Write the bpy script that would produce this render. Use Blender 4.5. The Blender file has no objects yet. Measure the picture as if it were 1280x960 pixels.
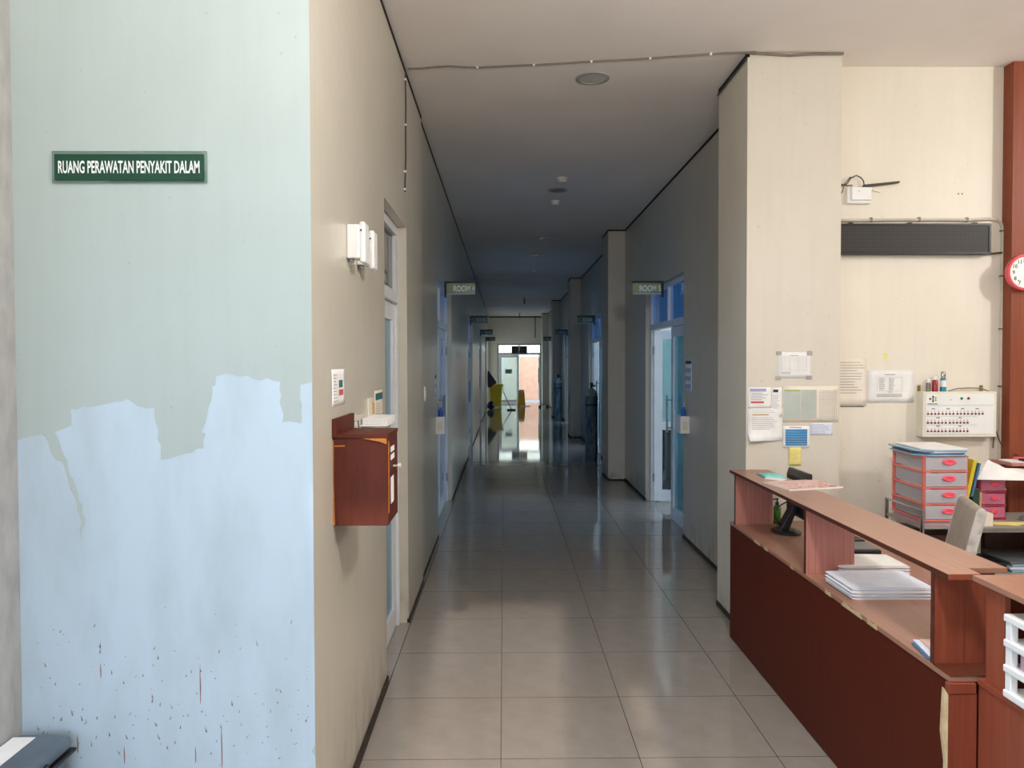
import bpy, bmesh, math, random
from mathutils import Vector, Matrix
random.seed(7)
D = bpy.data
SC = bpy.context.scene
COL = SC.collection
R = math.radians

# ------------------------------------------------------------------ camera
cam_d = D.cameras.new('camera'); cam = D.objects.new('camera', cam_d); COL.objects.link(cam)
cam_d.sensor_width = 36.0; cam_d.lens = 946.0 / 1280.0 * 36.0
cam_d.shift_y = -6.5 / 1280.0
cam_d.clip_start = 0.05; cam_d.clip_end = 200
cam.matrix_world = (Matrix.Translation((0, 0, 1.717)) @ Matrix.Rotation(R(-0.606), 4, 'Z')
                    @ Matrix.Rotation(R(90 - 1.3), 4, 'X') @ Matrix.Rotation(R(-0.15), 4, 'Z'))
SC.camera = cam

# ------------------------------------------------------------------ world, sun, lamps, exposure
w = D.worlds.new('sky'); SC.world = w; w.use_nodes = True
bg = w.node_tree.nodes['Background']
bg.inputs[0].default_value = (0.54, 0.75, 1.0, 1); bg.inputs[1].default_value = 4.8
sun_d = D.lights.new('sun', 'SUN'); sun = D.objects.new('sun', sun_d); COL.objects.link(sun)
sun_d.energy = 2.4; sun_d.angle = R(1.2); sun_d.color = (1.0, 0.84, 0.70)
_e = R(25.0)
sun.rotation_euler = Vector((0.07 * math.cos(_e), math.cos(_e), -math.sin(_e))).to_track_quat('-Z', 'Y').to_euler()
LAMPS = [(4.6, 2.75, 3.15, 0.10, 108), (0.9, 1.6, 2.80, 0.12, 118), (-1.1, 1.0, 3.35, 0.15, 36)]   # x, y, z, radius, watts; the last two are added fill lamps
LAMP_COLOR = (1.0, 0.965, 0.93)
VS = SC.view_settings
VS.view_transform = 'Standard'; VS.look = 'None'; VS.gamma = 1.0; VS.use_curve_mapping = False
VS.exposure = 0.0
SC.cycles.max_bounces = 10; SC.cycles.diffuse_bounces = 6; SC.cycles.glossy_bounces = 4
SC.cycles.transparent_max_bounces = 16; SC.cycles.caustics_reflective = False; SC.cycles.caustics_refractive = False
SC.cycles.sample_clamp_indirect = 6.0
SC.cycles.use_denoising = True

# ------------------------------------------------------------------ materials
def lin(c):
    return tuple(((v / 255.0) / 12.92 if v / 255.0 <= 0.04045 else (((v / 255.0) + 0.055) / 1.055) ** 2.4) for v in c)

def new_mat(name):
    m = D.materials.new(name); m.use_nodes = True
    nt = m.node_tree
    b = nt.nodes['Principled BSDF']
    return m, nt, b

def coords(nt, scale=(1, 1, 1), kind='Object'):
    tc = nt.nodes.new('ShaderNodeTexCoord'); mp = nt.nodes.new('ShaderNodeMapping')
    mp.inputs['Scale'].default_value = scale
    nt.links.new(tc.outputs[kind], mp.inputs['Vector'])
    return mp.outputs['Vector']

def noise(nt, vec, scale=5.0, detail=4.0, rough=0.55, lo=0.35, hi=0.65):
    n = nt.nodes.new('ShaderNodeTexNoise')
    n.inputs['Scale'].default_value = scale; n.inputs['Detail'].default_value = detail; n.inputs['Roughness'].default_value = rough
    nt.links.new(vec, n.inputs['Vector'])
    r = nt.nodes.new('ShaderNodeMapRange'); r.clamp = True
    r.inputs['From Min'].default_value = lo; r.inputs['From Max'].default_value = hi
    nt.links.new(n.outputs['Fac'], r.inputs['Value'])
    return r.outputs['Result']

def mix(nt, fac, a, b):
    n = nt.nodes.new('ShaderNodeMix'); n.data_type = 'RGBA'
    if isinstance(fac, (int, float)): n.inputs[0].default_value = fac
    else: nt.links.new(fac, n.inputs[0])
    for s, v in ((6, a), (7, b)):
        if isinstance(v, tuple): n.inputs[s].default_value = (*v[:3], 1)
        else: nt.links.new(v, n.inputs[s])
    return n.outputs[2]

def math_n(nt, op, a, b=0.0):
    n = nt.nodes.new('ShaderNodeMath'); n.operation = op
    for i, v in ((0, a), (1, b)):
        if isinstance(v, (int, float)): n.inputs[i].default_value = v
        else: nt.links.new(v, n.inputs[i])
    return n.outputs[0]

def bump(nt, b, h, strength=0.1, dist=0.01):
    n = nt.nodes.new('ShaderNodeBump'); n.inputs['Strength'].default_value = strength; n.inputs['Distance'].default_value = dist
    nt.links.new(h, n.inputs['Height']); nt.links.new(n.outputs[0], b.inputs['Normal'])

def mat(name, c, c2=None, rough=0.5, metal=0.0, scale=(1, 1, 1), ns=6.0, lo=0.35, hi=0.65, bmp=0.0, spec=0.5, coat=0.0):
    """plain surface: two close colours mixed by a noise"""
    m, nt, b = new_mat(name)
    c = lin(c); c2 = lin(c2) if c2 else tuple(v * 0.9 for v in c)
    f = noise(nt, coords(nt, scale), ns, 5, 0.55, lo, hi)
    nt.links.new(mix(nt, f, c, c2), b.inputs['Base Color'])
    b.inputs['Roughness'].default_value = rough; b.inputs['Metallic'].default_value = metal
    b.inputs['Specular IOR Level'].default_value = spec; b.inputs['Coat Weight'].default_value = coat
    if bmp: bump(nt, b, f, bmp)
    return m

def wall_mat(name, c, c2, dirt=(96, 84, 66), rough=0.5, dirt_h=0.5, spec=0.4):
    m, nt, b = new_mat(name)
    v = coords(nt)
    big = noise(nt, v, 0.9, 4, 0.6, 0.3, 0.7)
    col = mix(nt, big, lin(c), lin(c2))
    streak = noise(nt, coords(nt, (9, 9, 0.7)), 2.0, 4, 0.6, 0.45, 0.75)
    col = mix(nt, math_n(nt, 'MULTIPLY', streak, 0.08), col, lin(tuple(int(x * 0.8) for x in c2)))
    sp = noise(nt, v, 38, 2, 0.5, 0.70, 0.74)
    col = mix(nt, math_n(nt, 'MULTIPLY', sp, 0.18), col, lin(dirt))
    sep = nt.nodes.new('ShaderNodeSeparateXYZ'); nt.links.new(v, sep.inputs[0])
    mr = nt.nodes.new('ShaderNodeMapRange'); mr.inputs['From Min'].default_value = dirt_h; mr.inputs['From Max'].default_value = 0.0
    nt.links.new(sep.outputs['Z'], mr.inputs['Value'])
    dn = noise(nt, coords(nt, (6, 6, 3)), 1.6, 6, 0.65, 0.42, 0.8)
    low = math_n(nt, 'MULTIPLY', math_n(nt, 'POWER', mr.outputs[0], 2.0), dn)
    col = mix(nt, math_n(nt, 'MULTIPLY', low, 0.9), col, lin(dirt))
    nt.links.new(col, b.inputs['Base Color'])
    b.inputs['Roughness'].default_value = rough; b.inputs['Specular IOR Level'].default_value = spec
    bump(nt, b, noise(nt, coords(nt, (1, 1, 1)), 14, 5, 0.6, 0.2, 0.8), 0.06, 0.01)
    return m

def wood_mat(name, c, c2, grain=(60, 60, 2.2), rough=0.35, spec=0.5, coat=0.0):
    m, nt, b = new_mat(name)
    f = noise(nt, coords(nt, grain), 1.0, 5, 0.6, 0.3, 0.7)
    g = noise(nt, coords(nt, tuple(x * 3.3 for x in grain)), 1.0, 3, 0.6, 0.5, 0.8)
    col = mix(nt, f, lin(c), lin(c2))
    col = mix(nt, math_n(nt, 'MULTIPLY', g, 0.35), col, lin(tuple(int(x * 0.62) for x in c2)))
    big = noise(nt, coords(nt), 2.2, 3, 0.5, 0.35, 0.7)
    col = mix(nt, math_n(nt, 'MULTIPLY', big, 0.25), col, lin(tuple(int(x * 0.8) for x in c)))
    nt.links.new(col, b.inputs['Base Color'])
    b.inputs['Roughness'].default_value = rough; b.inputs['Specular IOR Level'].default_value = spec; b.inputs['Coat Weight'].default_value = coat
    bump(nt, b, f, 0.03, 0.004)
    return m

def glass_mat(name, tint, gloss=(1, 1, 1), ior=1.45, base=0.05, film=0.0, film_c=(255, 255, 255), milky=False):
    m, nt, b = new_mat(name)
    nt.nodes.remove(b)
    out = nt.nodes['Material Output']
    tr = nt.nodes.new('ShaderNodeBsdfTransparent')
    n = noise(nt, coords(nt), 3, 3, 0.5, 0.3, 0.7)
    nt.links.new(mix(nt, n, tuple(tint), tuple(t * 0.94 for t in tint)), tr.inputs['Color'])
    gl = nt.nodes.new('ShaderNodeBsdfGlossy'); gl.inputs['Roughness'].default_value = 0.03; gl.inputs['Color'].default_value = (*gloss, 1)
    src = tr.outputs[0]
    if film:
        df = nt.nodes.new('ShaderNodeBsdfDiffuse' if milky else 'ShaderNodeBsdfTranslucent'); df.inputs['Color'].default_value = (*lin(film_c), 1)
        ms = nt.nodes.new('ShaderNodeMixShader'); ms.inputs[0].default_value = film
        nt.links.new(src, ms.inputs[1]); nt.links.new(df.outputs[0], ms.inputs[2]); src = ms.outputs[0]
    fr = nt.nodes.new('ShaderNodeFresnel'); fr.inputs['IOR'].default_value = ior
    ms = nt.nodes.new('ShaderNodeMixShader')
    nt.links.new(math_n(nt, 'MAXIMUM', fr.outputs[0], base), ms.inputs[0])
    nt.links.new(src, ms.inputs[1]); nt.links.new(gl.outputs[0], ms.inputs[2]); nt.links.new(ms.outputs[0], out.inputs['Surface'])
    return m

def emit_mat(name, c, s):
    m, nt, b = new_mat(name)
    b.inputs['Base Color'].default_value = (*c, 1); b.inputs['Emission Color'].default_value = (*c, 1); b.inputs['Emission Strength'].default_value = s
    return m

def tile_mat(name, joints):
    m, nt, b = new_mat(name)
    v = coords(nt)
    f = noise(nt, v, 7, 6, 0.65, 0.3, 0.75)
    col = mix(nt, f, lin((163, 156, 149)), lin((150, 143, 136)))
    sp = noise(nt, v, 120, 2, 0.5, 0.62, 0.7)
    col = mix(nt, math_n(nt, 'MULTIPLY', sp, 0.15), col, lin((120, 112, 104)))
    if joints:
        sep = nt.nodes.new('ShaderNodeSeparateXYZ'); nt.links.new(v, sep.inputs[0])
        fx = math_n(nt, 'FRACT', math_n(nt, 'DIVIDE', math_n(nt, 'ADD', sep.outputs['X'], 6.018), 0.6))
        fy = math_n(nt, 'FRACT', math_n(nt, 'DIVIDE', math_n(nt, 'ADD', sep.outputs['Y'], 0.348 + 5.97), 0.597))
        j = math_n(nt, 'MAXIMUM', math_n(nt, 'GREATER_THAN', fx, 0.994), math_n(nt, 'GREATER_THAN', fy, 0.994))
        col = mix(nt, j, col, lin((70, 64, 60)))
    else:
        oi = nt.nodes.new('ShaderNodeObjectInfo')
        col = mix(nt, math_n(nt, 'MULTIPLY', oi.outputs['Random'], 0.10), col, lin((140, 130, 122)))
    nt.links.new(col, b.inputs['Base Color'])
    r = noise(nt, v, 2.5, 4, 0.6, 0.2, 0.8)
    nt.links.new(math_n(nt, 'ADD', math_n(nt, 'MULTIPLY', r, 0.03), 0.035), b.inputs['Roughness'])
    b.inputs['Specular IOR Level'].default_value = 0.55
    return m

def led_mat():
    m, nt, b = new_mat('led_matrix')
    v = coords(nt)
    sep = nt.nodes.new('ShaderNodeSeparateXYZ'); nt.links.new(v, sep.inputs[0])
    fx = math_n(nt, 'SUBTRACT', math_n(nt, 'FRACT', math_n(nt, 'DIVIDE', sep.outputs['X'], 0.0125)), 0.5)
    fz = math_n(nt, 'SUBTRACT', math_n(nt, 'FRACT', math_n(nt, 'DIVIDE', sep.outputs['Z'], 0.0125)), 0.5)
    d = math_n(nt, 'SQRT', math_n(nt, 'ADD', math_n(nt, 'MULTIPLY', fx, fx), math_n(nt, 'MULTIPLY', fz, fz)))
    dot = math_n(nt, 'LESS_THAN', d, 0.33)
    nt.links.new(mix(nt, dot, lin((18, 16, 15)), lin((62, 57, 53))), b.inputs['Base Color'])
    b.inputs['Roughness'].default_value = 0.55
    return m

def cyl_mat():
    m, nt, b = new_mat('worn_cylinder_paint')
    f = noise(nt, coords(nt, (7, 7, 2.5)), 1.6, 6, 0.7, 0.45, 0.62)
    col = mix(nt, f, lin((62, 98, 120)), lin((128, 142, 142)))
    g = noise(nt, coords(nt, (14, 14, 4)), 1.5, 5, 0.7, 0.55, 0.7)
    col = mix(nt, g, col, lin((46, 56, 58)))
    nt.links.new(col, b.inputs['Base Color']); b.inputs['Roughness'].default_value = 0.55
    return m

M = {}
M['cream'] = wall_mat('cream_paint', (230, 224, 211), (222, 215, 199))
M['beige'] = wall_mat('beige_gloss_paint', (201, 196, 182), (191, 185, 170), rough=0.28, dirt_h=0.7, spec=0.5)
M['pillar'] = wall_mat('pillar_paint', (217, 211, 199), (208, 201, 187), dirt=(74, 66, 50), dirt_h=0.35)
M['front'] = wall_mat('old_green_white_paint', (181, 193, 191), (171, 183, 179), dirt_h=0.3)
M['patch'] = mat('fresh_white_paint', (191, 208, 221), (176, 191, 199), rough=0.45, scale=(4, 4, 1.3), ns=1.5, lo=0.42, hi=0.8)
M['pier'] = mat('grey_plaster', (176, 174, 172), (150, 149, 146), rough=0.8, scale=(6, 6, 2.5), ns=3, lo=0.3, hi=0.75, bmp=0.2)
M['ceil'] = mat('ceiling_paint', (238, 232, 228), (230, 224, 220), rough=0.7, ns=1.2)
M['roomwall'] = mat('room_paint', (236, 230, 220), (230, 223, 212), rough=0.7)
M['outside'] = mat('peach_render', (246, 192, 160), (238, 180, 146), rough=0.9, ns=4)
M['outside_pale'] = mat('pale_render', (248, 240, 222), (240, 231, 210), rough=0.9, ns=4)
M['ground'] = mat('concrete_ground', (168, 160, 150), (150, 143, 134), rough=0.9)
M['tile'] = tile_mat('polished_tile', False)
M['floor'] = tile_mat('polished_tile_far', True)
M['grout'] = mat('dark_grout', (62, 56, 52), (48, 43, 40), rough=0.9)
M['gap'] = mat('dark_gap', (26, 21, 17), (20, 16, 13), rough=0.9)
M['base'] = mat('grimy_baseboard', (62, 52, 42), (40, 33, 27), rough=0.7, ns=14)
M['alu'] = mat('white_aluminium', (226, 229, 232), (218, 222, 226), rough=0.35)
M['glass'] = glass_mat('clear_glass', (0.92, 0.96, 0.95))
M['glass_teal'] = glass_mat('teal_glass', (0.66, 0.82, 0.84), ior=1.25, base=0.06, film=0.25, film_c=(150, 200, 212))
M['glass_blue'] = glass_mat('blue_film_glass', (0.45, 0.66, 0.88), base=0.06, film=0.4, film_c=(120, 168, 210))
M['glass_dark'] = glass_mat('dark_glass', (0.10, 0.12, 0.14), base=0.10)
M['frost'] = glass_mat('frosted_glass', (0.74, 0.76, 0.72), base=0.04, film=0.3, film_c=(214, 224, 212))
M['wood_face'] = wood_mat('counter_front_laminate', (92, 33, 17), (78, 26, 12), (170, 170, 1.6), 0.5, 0.15, coat=0.0)
M['wood_post'] = wood_mat('counter_post_laminate', (194, 131, 119), (166, 106, 95), (120, 120, 2.2), 0.4)  # sheen on the posts is put into this paler colour
M['wood_top'] = wood_mat('counter_top_laminate', (168, 125, 104), (154, 111, 91), (70, 2.6, 70), 0.32)
M['wood_edge'] = wood_mat('counter_edge_laminate', (92, 46, 30), (76, 36, 23), (60, 3, 60), 0.4)
M['wood_red'] = wood_mat('red_wood_panel', (150, 78, 56), (132, 63, 44), (40, 40, 1.4), 0.35)
M['chip'] = mat('bare_veneer', (206, 186, 148), (186, 164, 122), rough=0.8, ns=30)
M['wood_box'] = wood_mat('brown_painted_box', (95, 41, 25), (84, 35, 20), (20, 20, 3), 0.5, 0.25)
M['yellow_worn'] = mat('worn_yellow_paint', (214, 132, 40), (180, 100, 30), rough=0.5, ns=40)
M['white'] = mat('white_plastic', (236, 237, 236), (228, 229, 229), rough=0.35)
M['ivory'] = mat('ivory_metal', (226, 222, 206), (218, 213, 196), rough=0.4)
M['paper'] = mat('white_paper', (238, 238, 236), (228, 228, 227), rough=0.8, ns=10)
M['paper_blue'] = mat('bluish_paper', (222, 228, 240), (208, 216, 232), rough=0.8, ns=10)
M['paper_warm'] = mat('warm_paper', (234, 226, 212), (226, 216, 202), rough=0.8, ns=10)
M['ink'] = mat('grey_ink', (166, 166, 166), (152, 152, 152), rough=0.8)
M['ink_dark'] = mat('dark_ink', (62, 62, 64), (52, 52, 55), rough=0.8)
M['ink_green'] = mat('green_ink', (196, 206, 196), (186, 198, 188), rough=0.8)
M['ink_blue'] = mat('blue_ink', (86, 158, 208), (74, 146, 198), rough=0.7)
M['ink_navy'] = mat('navy_ink', (40, 84, 130), (34, 74, 120), rough=0.7)
M['ink_red'] = mat('red_ink', (208, 92, 100), (196, 80, 90), rough=0.7)
M['ink_violet'] = mat('violet_ink', (160, 164, 206), (150, 154, 198), rough=0.7)
M['teal'] = mat('teal_print', (52, 112, 116), (44, 100, 106), rough=0.7)
M['yellow_note'] = mat('yellow_note', (238, 226, 142), (228, 214, 126), rough=0.8)
M['green_sign'] = mat('green_sign', (6, 66, 43), (5, 60, 39), rough=0.35)
M['acrylic'] = glass_mat('clear_acrylic', (0.90, 0.97, 0.93), base=0.06)
M['sign_white'] = mat('sign_white', (240, 243, 240), (232, 236, 233), rough=0.5)
M['room_sign'] = mat('green_grey_sign', (150, 168, 126), (118, 148, 112), rough=0.35, ns=12)
M['room_dark'] = mat('dark_green_sign', (96, 122, 108), (80, 104, 92), rough=0.4, ns=12)
M['black'] = mat('black_plastic', (26, 26, 28), (20, 20, 22), rough=0.4)
M['blackmetal'] = mat('black_metal', (20, 19, 19), (15, 14, 14), rough=0.5)
M['greybin'] = mat('grey_bin_plastic', (92, 104, 116), (80, 92, 104), rough=0.4)
M['cable'] = mat('grey_cable', (132, 122, 112), (116, 107, 98), rough=0.6)
M['cable_dark'] = mat('dark_cable', (70, 62, 56), (58, 51, 46), rough=0.6)
M['chrome'] = mat('chrome', (200, 200, 202), (186, 186, 188), rough=0.18, metal=1.0)
M['steel'] = mat('brushed_steel', (168, 170, 172), (150, 152, 154), rough=0.35, metal=0.9)
M['grey_top'] = mat('grey_table_top', (158, 152, 146), (142, 136, 130), rough=0.4)
M['coral'] = mat('coral_plastic', (234, 124, 112), (226, 112, 100), rough=0.35)
M['pink_handle'] = mat('pink_plastic', (250, 108, 128), (244, 96, 116), rough=0.3)
M['clear_drawer'] = glass_mat('clear_drawer', (0.88, 0.86, 0.90), base=0.05, film=0.45, film_c=(242, 238, 248), milky=True)
M['pink_clear'] = glass_mat('pink_clear_drawer', (0.78, 0.44, 0.58), base=0.05, film=0.6, film_c=(226, 132, 168), milky=True)
M['magenta'] = mat('magenta_plastic', (176, 40, 84), (160, 32, 74), rough=0.35)
M['red_button'] = mat('red_button', (134, 28, 34), (120, 22, 28), rough=0.3)
M['green_button'] = mat('green_button', (30, 120, 84), (24, 108, 74), rough=0.3)
M['logo_green'] = mat('logo_green', (158, 176, 60), (146, 164, 50), rough=0.5)
M['led'] = led_mat()
M['red_bottle'] = mat('red_bottle', (150, 34, 44), (136, 28, 38), rough=0.25)
M['blue_label'] = mat('blue_label', (44, 136, 170), (36, 124, 160), rough=0.3)
M['green_bottle'] = mat('green_bottle', (70, 122, 28), (54, 104, 20), rough=0.2)
M['clear_bottle'] = glass_mat('clear_bottle', (0.80, 0.82, 0.80), base=0.08, film=0.2, film_c=(220, 220, 216))
M['tape'] = glass_mat('clear_tape', (0.96, 0.96, 0.95), base=0.03, film=0.25, film_c=(236, 236, 232), milky=True)
M['conduit'] = mat('conduit_plastic', (206, 196, 180), (190, 180, 164), rough=0.5)
M['panel_wood'] = wood_mat('red_brown_panel', (144, 76, 50), (126, 62, 40), (40, 40, 1.4), 0.5, spec=0.3)
M['clock_rim'] = mat('pink_red_rim', (224, 92, 98), (212, 80, 88), rough=0.3)
M['seat'] = mat('taupe_leatherette', (176, 164, 150), (164, 151, 137), rough=0.55, ns=12, bmp=0.05)
M['seat_edge'] = mat('worn_pale_edge', (206, 200, 194), (150, 140, 132), rough=0.6, ns=16, lo=0.5, hi=0.75)
M['yellow'] = mat('yellow_plastic', (232, 184, 24), (216, 168, 16), rough=0.4)
M['folder_yellow'] = mat('yellow_folder', (218, 196, 48), (204, 182, 40), rough=0.45)
M['folder_blue'] = mat('blue_folder', (70, 116, 152), (60, 104, 140), rough=0.45)
M['folder_green'] = mat('dark_green_binder', (34, 66, 54), (26, 54, 44), rough=0.45)
M['folder_tan'] = mat('tan_folder', (190, 156, 106), (176, 142, 94), rough=0.6)
M['folder_clear'] = mat('pale_blue_folder', (152, 184, 204), (132, 166, 188), rough=0.35)
M['folder_grey'] = mat('grey_folder', (112, 116, 118), (92, 96, 98), rough=0.35)
M['dark_brown'] = wood_mat('dark_brown_cabinet', (74, 34, 30), (60, 26, 24), (30, 30, 2), 0.4)
M['mask'] = mat('teal_mask', (150, 226, 222), (132, 212, 210), rough=0.8)
M['orange_print'] = mat('orange_print', (214, 96, 66), (196, 78, 52), rough=0.6, ns=30)
M['pale_print'] = mat('pink_print', (226, 196, 188), (206, 168, 160), rough=0.6, ns=18)
M['cyl'] = cyl_mat()
M['cyl_top'] = mat('grey_shoulder_paint', (176, 186, 184), (130, 142, 142), rough=0.5, ns=10)
M['brass'] = mat('brass', (170, 150, 96), (150, 130, 80), rough=0.35, metal=0.9)
M['blue_gel'] = mat('blue_bottle', (40, 92, 186), (32, 80, 170), rough=0.3)
M['splash'] = mat('brown_splash', (130, 112, 108), (96, 82, 80), rough=0.8, ns=30)
M['rust'] = mat('rust_mark', (168, 124, 106), (140, 96, 78), rough=0.8, ns=30)
M['lilac'] = mat('lilac_content', (196, 160, 172), (182, 146, 158), rough=0.6)
M['lamp'] = emit_mat('lamp_diffuser', (1.0, 0.9, 0.76), 3.0)
M['lens'] = mat('downlight_lens', (196, 198, 196), (184, 186, 184), rough=0.25)
M['lens_dark'] = mat('unlit_downlight_lens', (120, 130, 136), (108, 118, 124), rough=0.25)
M['ring'] = mat('downlight_ring', (168, 164, 158), (154, 150, 145), rough=0.4)
M['curtain'] = mat('blue_curtain', (120, 180, 206), (96, 158, 190), rough=0.8, scale=(14, 14, 0.4), ns=1)

# ------------------------------------------------------------------ mesh helpers
class MB:
    def __init__(s): s.bm = bmesh.new(); s.M = None
    def v(s, p):
        p = Vector(p)
        return s.bm.verts.new(s.M @ p if s.M else p)
    def face(s, pts):
        return s.bm.faces.new([s.v(p) for p in pts])
    def box(s, x0, x1, y0, y1, z0, z1):
        if x0 > x1: x0, x1 = x1, x0
        if y0 > y1: y0, y1 = y1, y0
        c = [s.v(p) for p in ((x0, y0, z0), (x1, y0, z0), (x1, y1, z0), (x0, y1, z0), (x0, y0, z1), (x1, y0, z1), (x1, y1, z1), (x0, y1, z1))]
        for f in ((0, 3, 2, 1), (4, 5, 6, 7), (0, 1, 5, 4), (1, 2, 6, 5), (2, 3, 7, 6), (3, 0, 4, 7)):
            s.bm.faces.new([c[i] for i in f])
        return s
    def prism(s, pts, d):
        """polygon pts (3-D) extruded by vector d"""
        d = Vector(d)
        a = [s.v(p) for p in pts]; b = [s.v(Vector(p) + d) for p in pts]
        s.bm.faces.new(a[::-1]); s.bm.faces.new(b)
        n = len(a)
        for i in range(n): s.bm.faces.new((a[i], a[(i + 1) % n], b[(i + 1) % n], b[i]))
        return s
    def tube(s, pts, r, seg=8, closed=False):
        pts = [Vector(p) for p in pts]
        rings = []
        n = len(pts); up = Vector((0, 0, 1))
        for i, p in enumerate(pts):
            if closed: t = pts[(i + 1) % n] - pts[i - 1]
            else: t = pts[min(i + 1, n - 1)] - pts[max(i - 1, 0)]
            t.normalize()
            a = up if abs(t.dot(up)) < 0.95 else Vector((1, 0, 0))
            u = t.cross(a).normalized(); v = t.cross(u)
            rr = r[i] if isinstance(r, (list, tuple)) else r
            rings.append([s.v(p + (u * math.cos(k * 2 * math.pi / seg) + v * math.sin(k * 2 * math.pi / seg)) * rr) for k in range(seg)])
        m = n if closed else n - 1
        for i in range(m):
            a, b = rings[i], rings[(i + 1) % n]
            for k in range(seg): s.bm.faces.new((a[k], a[(k + 1) % seg], b[(k + 1) % seg], b[k]))
        if not closed:
            s.bm.faces.new(rings[0][::-1]); s.bm.faces.new(rings[-1])
        return s
    def lathe(s, prof, c=(0, 0, 0), seg=24, axis='z'):
        """prof: (radius, height) list along the axis"""
        rings = []
        for r, h in prof:
            ring = []
            for k in range(seg):
                a = k * 2 * math.pi / seg; x, y = r * math.cos(a), r * math.sin(a)
                q = {'z': (x, y, h), 'y': (x, h, y), 'x': (h, x, y)}[axis]
                ring.append(s.v(Vector(c) + Vector(q)))
            rings.append(ring)
        for i in range(len(rings) - 1):
            a, b = rings[i], rings[i + 1]
            for k in range(seg): s.bm.faces.new((a[k], a[(k + 1) % seg], b[(k + 1) % seg], b[k]))
        s.bm.faces.new(rings[0]); s.bm.faces.new(rings[-1])
        return s
    def build(s, name, m, parent=None, bevel=0.0, smooth=False, seg=2, props=None):
        bmesh.ops.remove_doubles(s.bm, verts=s.bm.verts, dist=1e-6)
        bmesh.ops.recalc_face_normals(s.bm, faces=s.bm.faces)
        me = D.meshes.new(name); s.bm.to_mesh(me); s.bm.free()
        me.materials.append(M[m] if isinstance(m, str) else m)
        o = D.objects.new(name, me); COL.objects.link(o)
        if smooth:
            for p in me.polygons: p.use_smooth = True
            try: me.set_sharp_from_angle(angle=R(40))
            except Exception: pass
        if bevel:
            b = o.modifiers.new('bevel', 'BEVEL'); b.width = bevel; b.segments = seg; b.limit_method = 'ANGLE'; b.angle_limit = R(40)
        if parent is not None:
            o.parent = parent
            if not parent.get('_local'):
                root = parent
                while root.parent: root = root.parent
                o.matrix_parent_inverse = Matrix.Translation(-root.location) if parent is root else Matrix.Identity(4)
        for k, v in (props or {}).items(): o[k] = v
        return o

def bx(name, m, parent, *b, bevel=0.0, **kw):
    return MB().box(*b).build(name, m, parent, bevel, **kw)

def tag(o, label=None, cat=None, group=None, kind=None):
    if label: o['label'] = label
    if cat: o['category'] = cat
    if group: o['group'] = group
    if kind: o['kind'] = kind
    return o

def thing(name, label, cat, loc=(0, 0, 0), group=None):
    o = D.objects.new(name, None); COL.objects.link(o); o.location = loc; o.empty_display_size = 0.1
    return tag(o, label, cat, group)

def struct(name, mb, m, **kw):
    o = mb.build(name, m, **kw); o['kind'] = 'structure'; return o

def copy_tree(o, parent=None):
    c = o.copy(); COL.objects.link(c)
    if parent is not None: c.parent = parent
    for ch in list(o.children): copy_tree(ch, c)
    return c

class Frame:
    """a flat surface: origin, u (across), v (up), n (out of the surface)"""
    def __init__(s, o, u, v, n): s.o, s.u, s.v, s.n = Vector(o), Vector(u), Vector(v), Vector(n)
    def p(s, u, v, n=0.0): return s.o + s.u * u + s.v * v + s.n * n
    def M(s):
        return Matrix(((s.u.x, s.v.x, s.n.x, s.o.x), (s.u.y, s.v.y, s.n.y, s.o.y), (s.u.z, s.v.z, s.n.z, s.o.z), (0, 0, 0, 1)))
    def mb(s):
        m = MB(); m.M = s.M(); return m     # box(u0,u1,v0,v1,n0,n1)

def front_frame(y): return Frame((0, y, 0), (1, 0, 0), (0, 0, 1), (0, -1, 0))     # u = x, v = z, faces the lobby
def left_frame(x): return Frame((x, 0, 0), (0, 1, 0), (0, 0, 1), (1, 0, 0))       # on the left wall, u = y
def right_frame(x): return Frame((x, 0, 0), (0, -1, 0), (0, 0, 1), (-1, 0, 0))    # on the right wall, u = -y

_dg = None
def text(s, fr, u, v, height, m, parent, name='lettering', width=None, n=0.0, depth=0.0006, bold=0.0, align='CENTER'):
    cu = D.curves.new('t', 'FONT'); cu.body = s; cu.size = 1.0; cu.extrude = 0.0; cu.offset = bold; cu.resolution_u = 3
    ob = D.objects.new('t', cu); COL.objects.link(ob)
    bpy.context.view_layer.update()
    me = D.meshes.new_from_object(ob.evaluated_get(bpy.context.evaluated_depsgraph_get()))
    D.objects.remove(ob); D.curves.remove(cu)
    xs = [q.co.x for q in me.vertices]; ys = [q.co.y for q in me.vertices]
    w, h = max(xs) - min(xs), max(ys) - min(ys)
    sy = height / h; sx = (width / w) if width else sy
    cx, cy = (max(xs) + min(xs)) / 2, (max(ys) + min(ys)) / 2
    for q in me.vertices:
        q.co = fr.p(u + (q.co.x - cx) * sx, v + (q.co.y - cy) * sy, n + depth)
    me.materials.clear(); me.materials.append(M[m])
    me.name = name
    o = D.objects.new(name, me); COL.objects.link(o)
    if parent is not None:
        o.parent = parent
        root = parent
        while root.parent: root = root.parent
        if parent is root and not root.get('_local'): o.matrix_parent_inverse = Matrix.Translation(-root.location)
    return o

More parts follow.
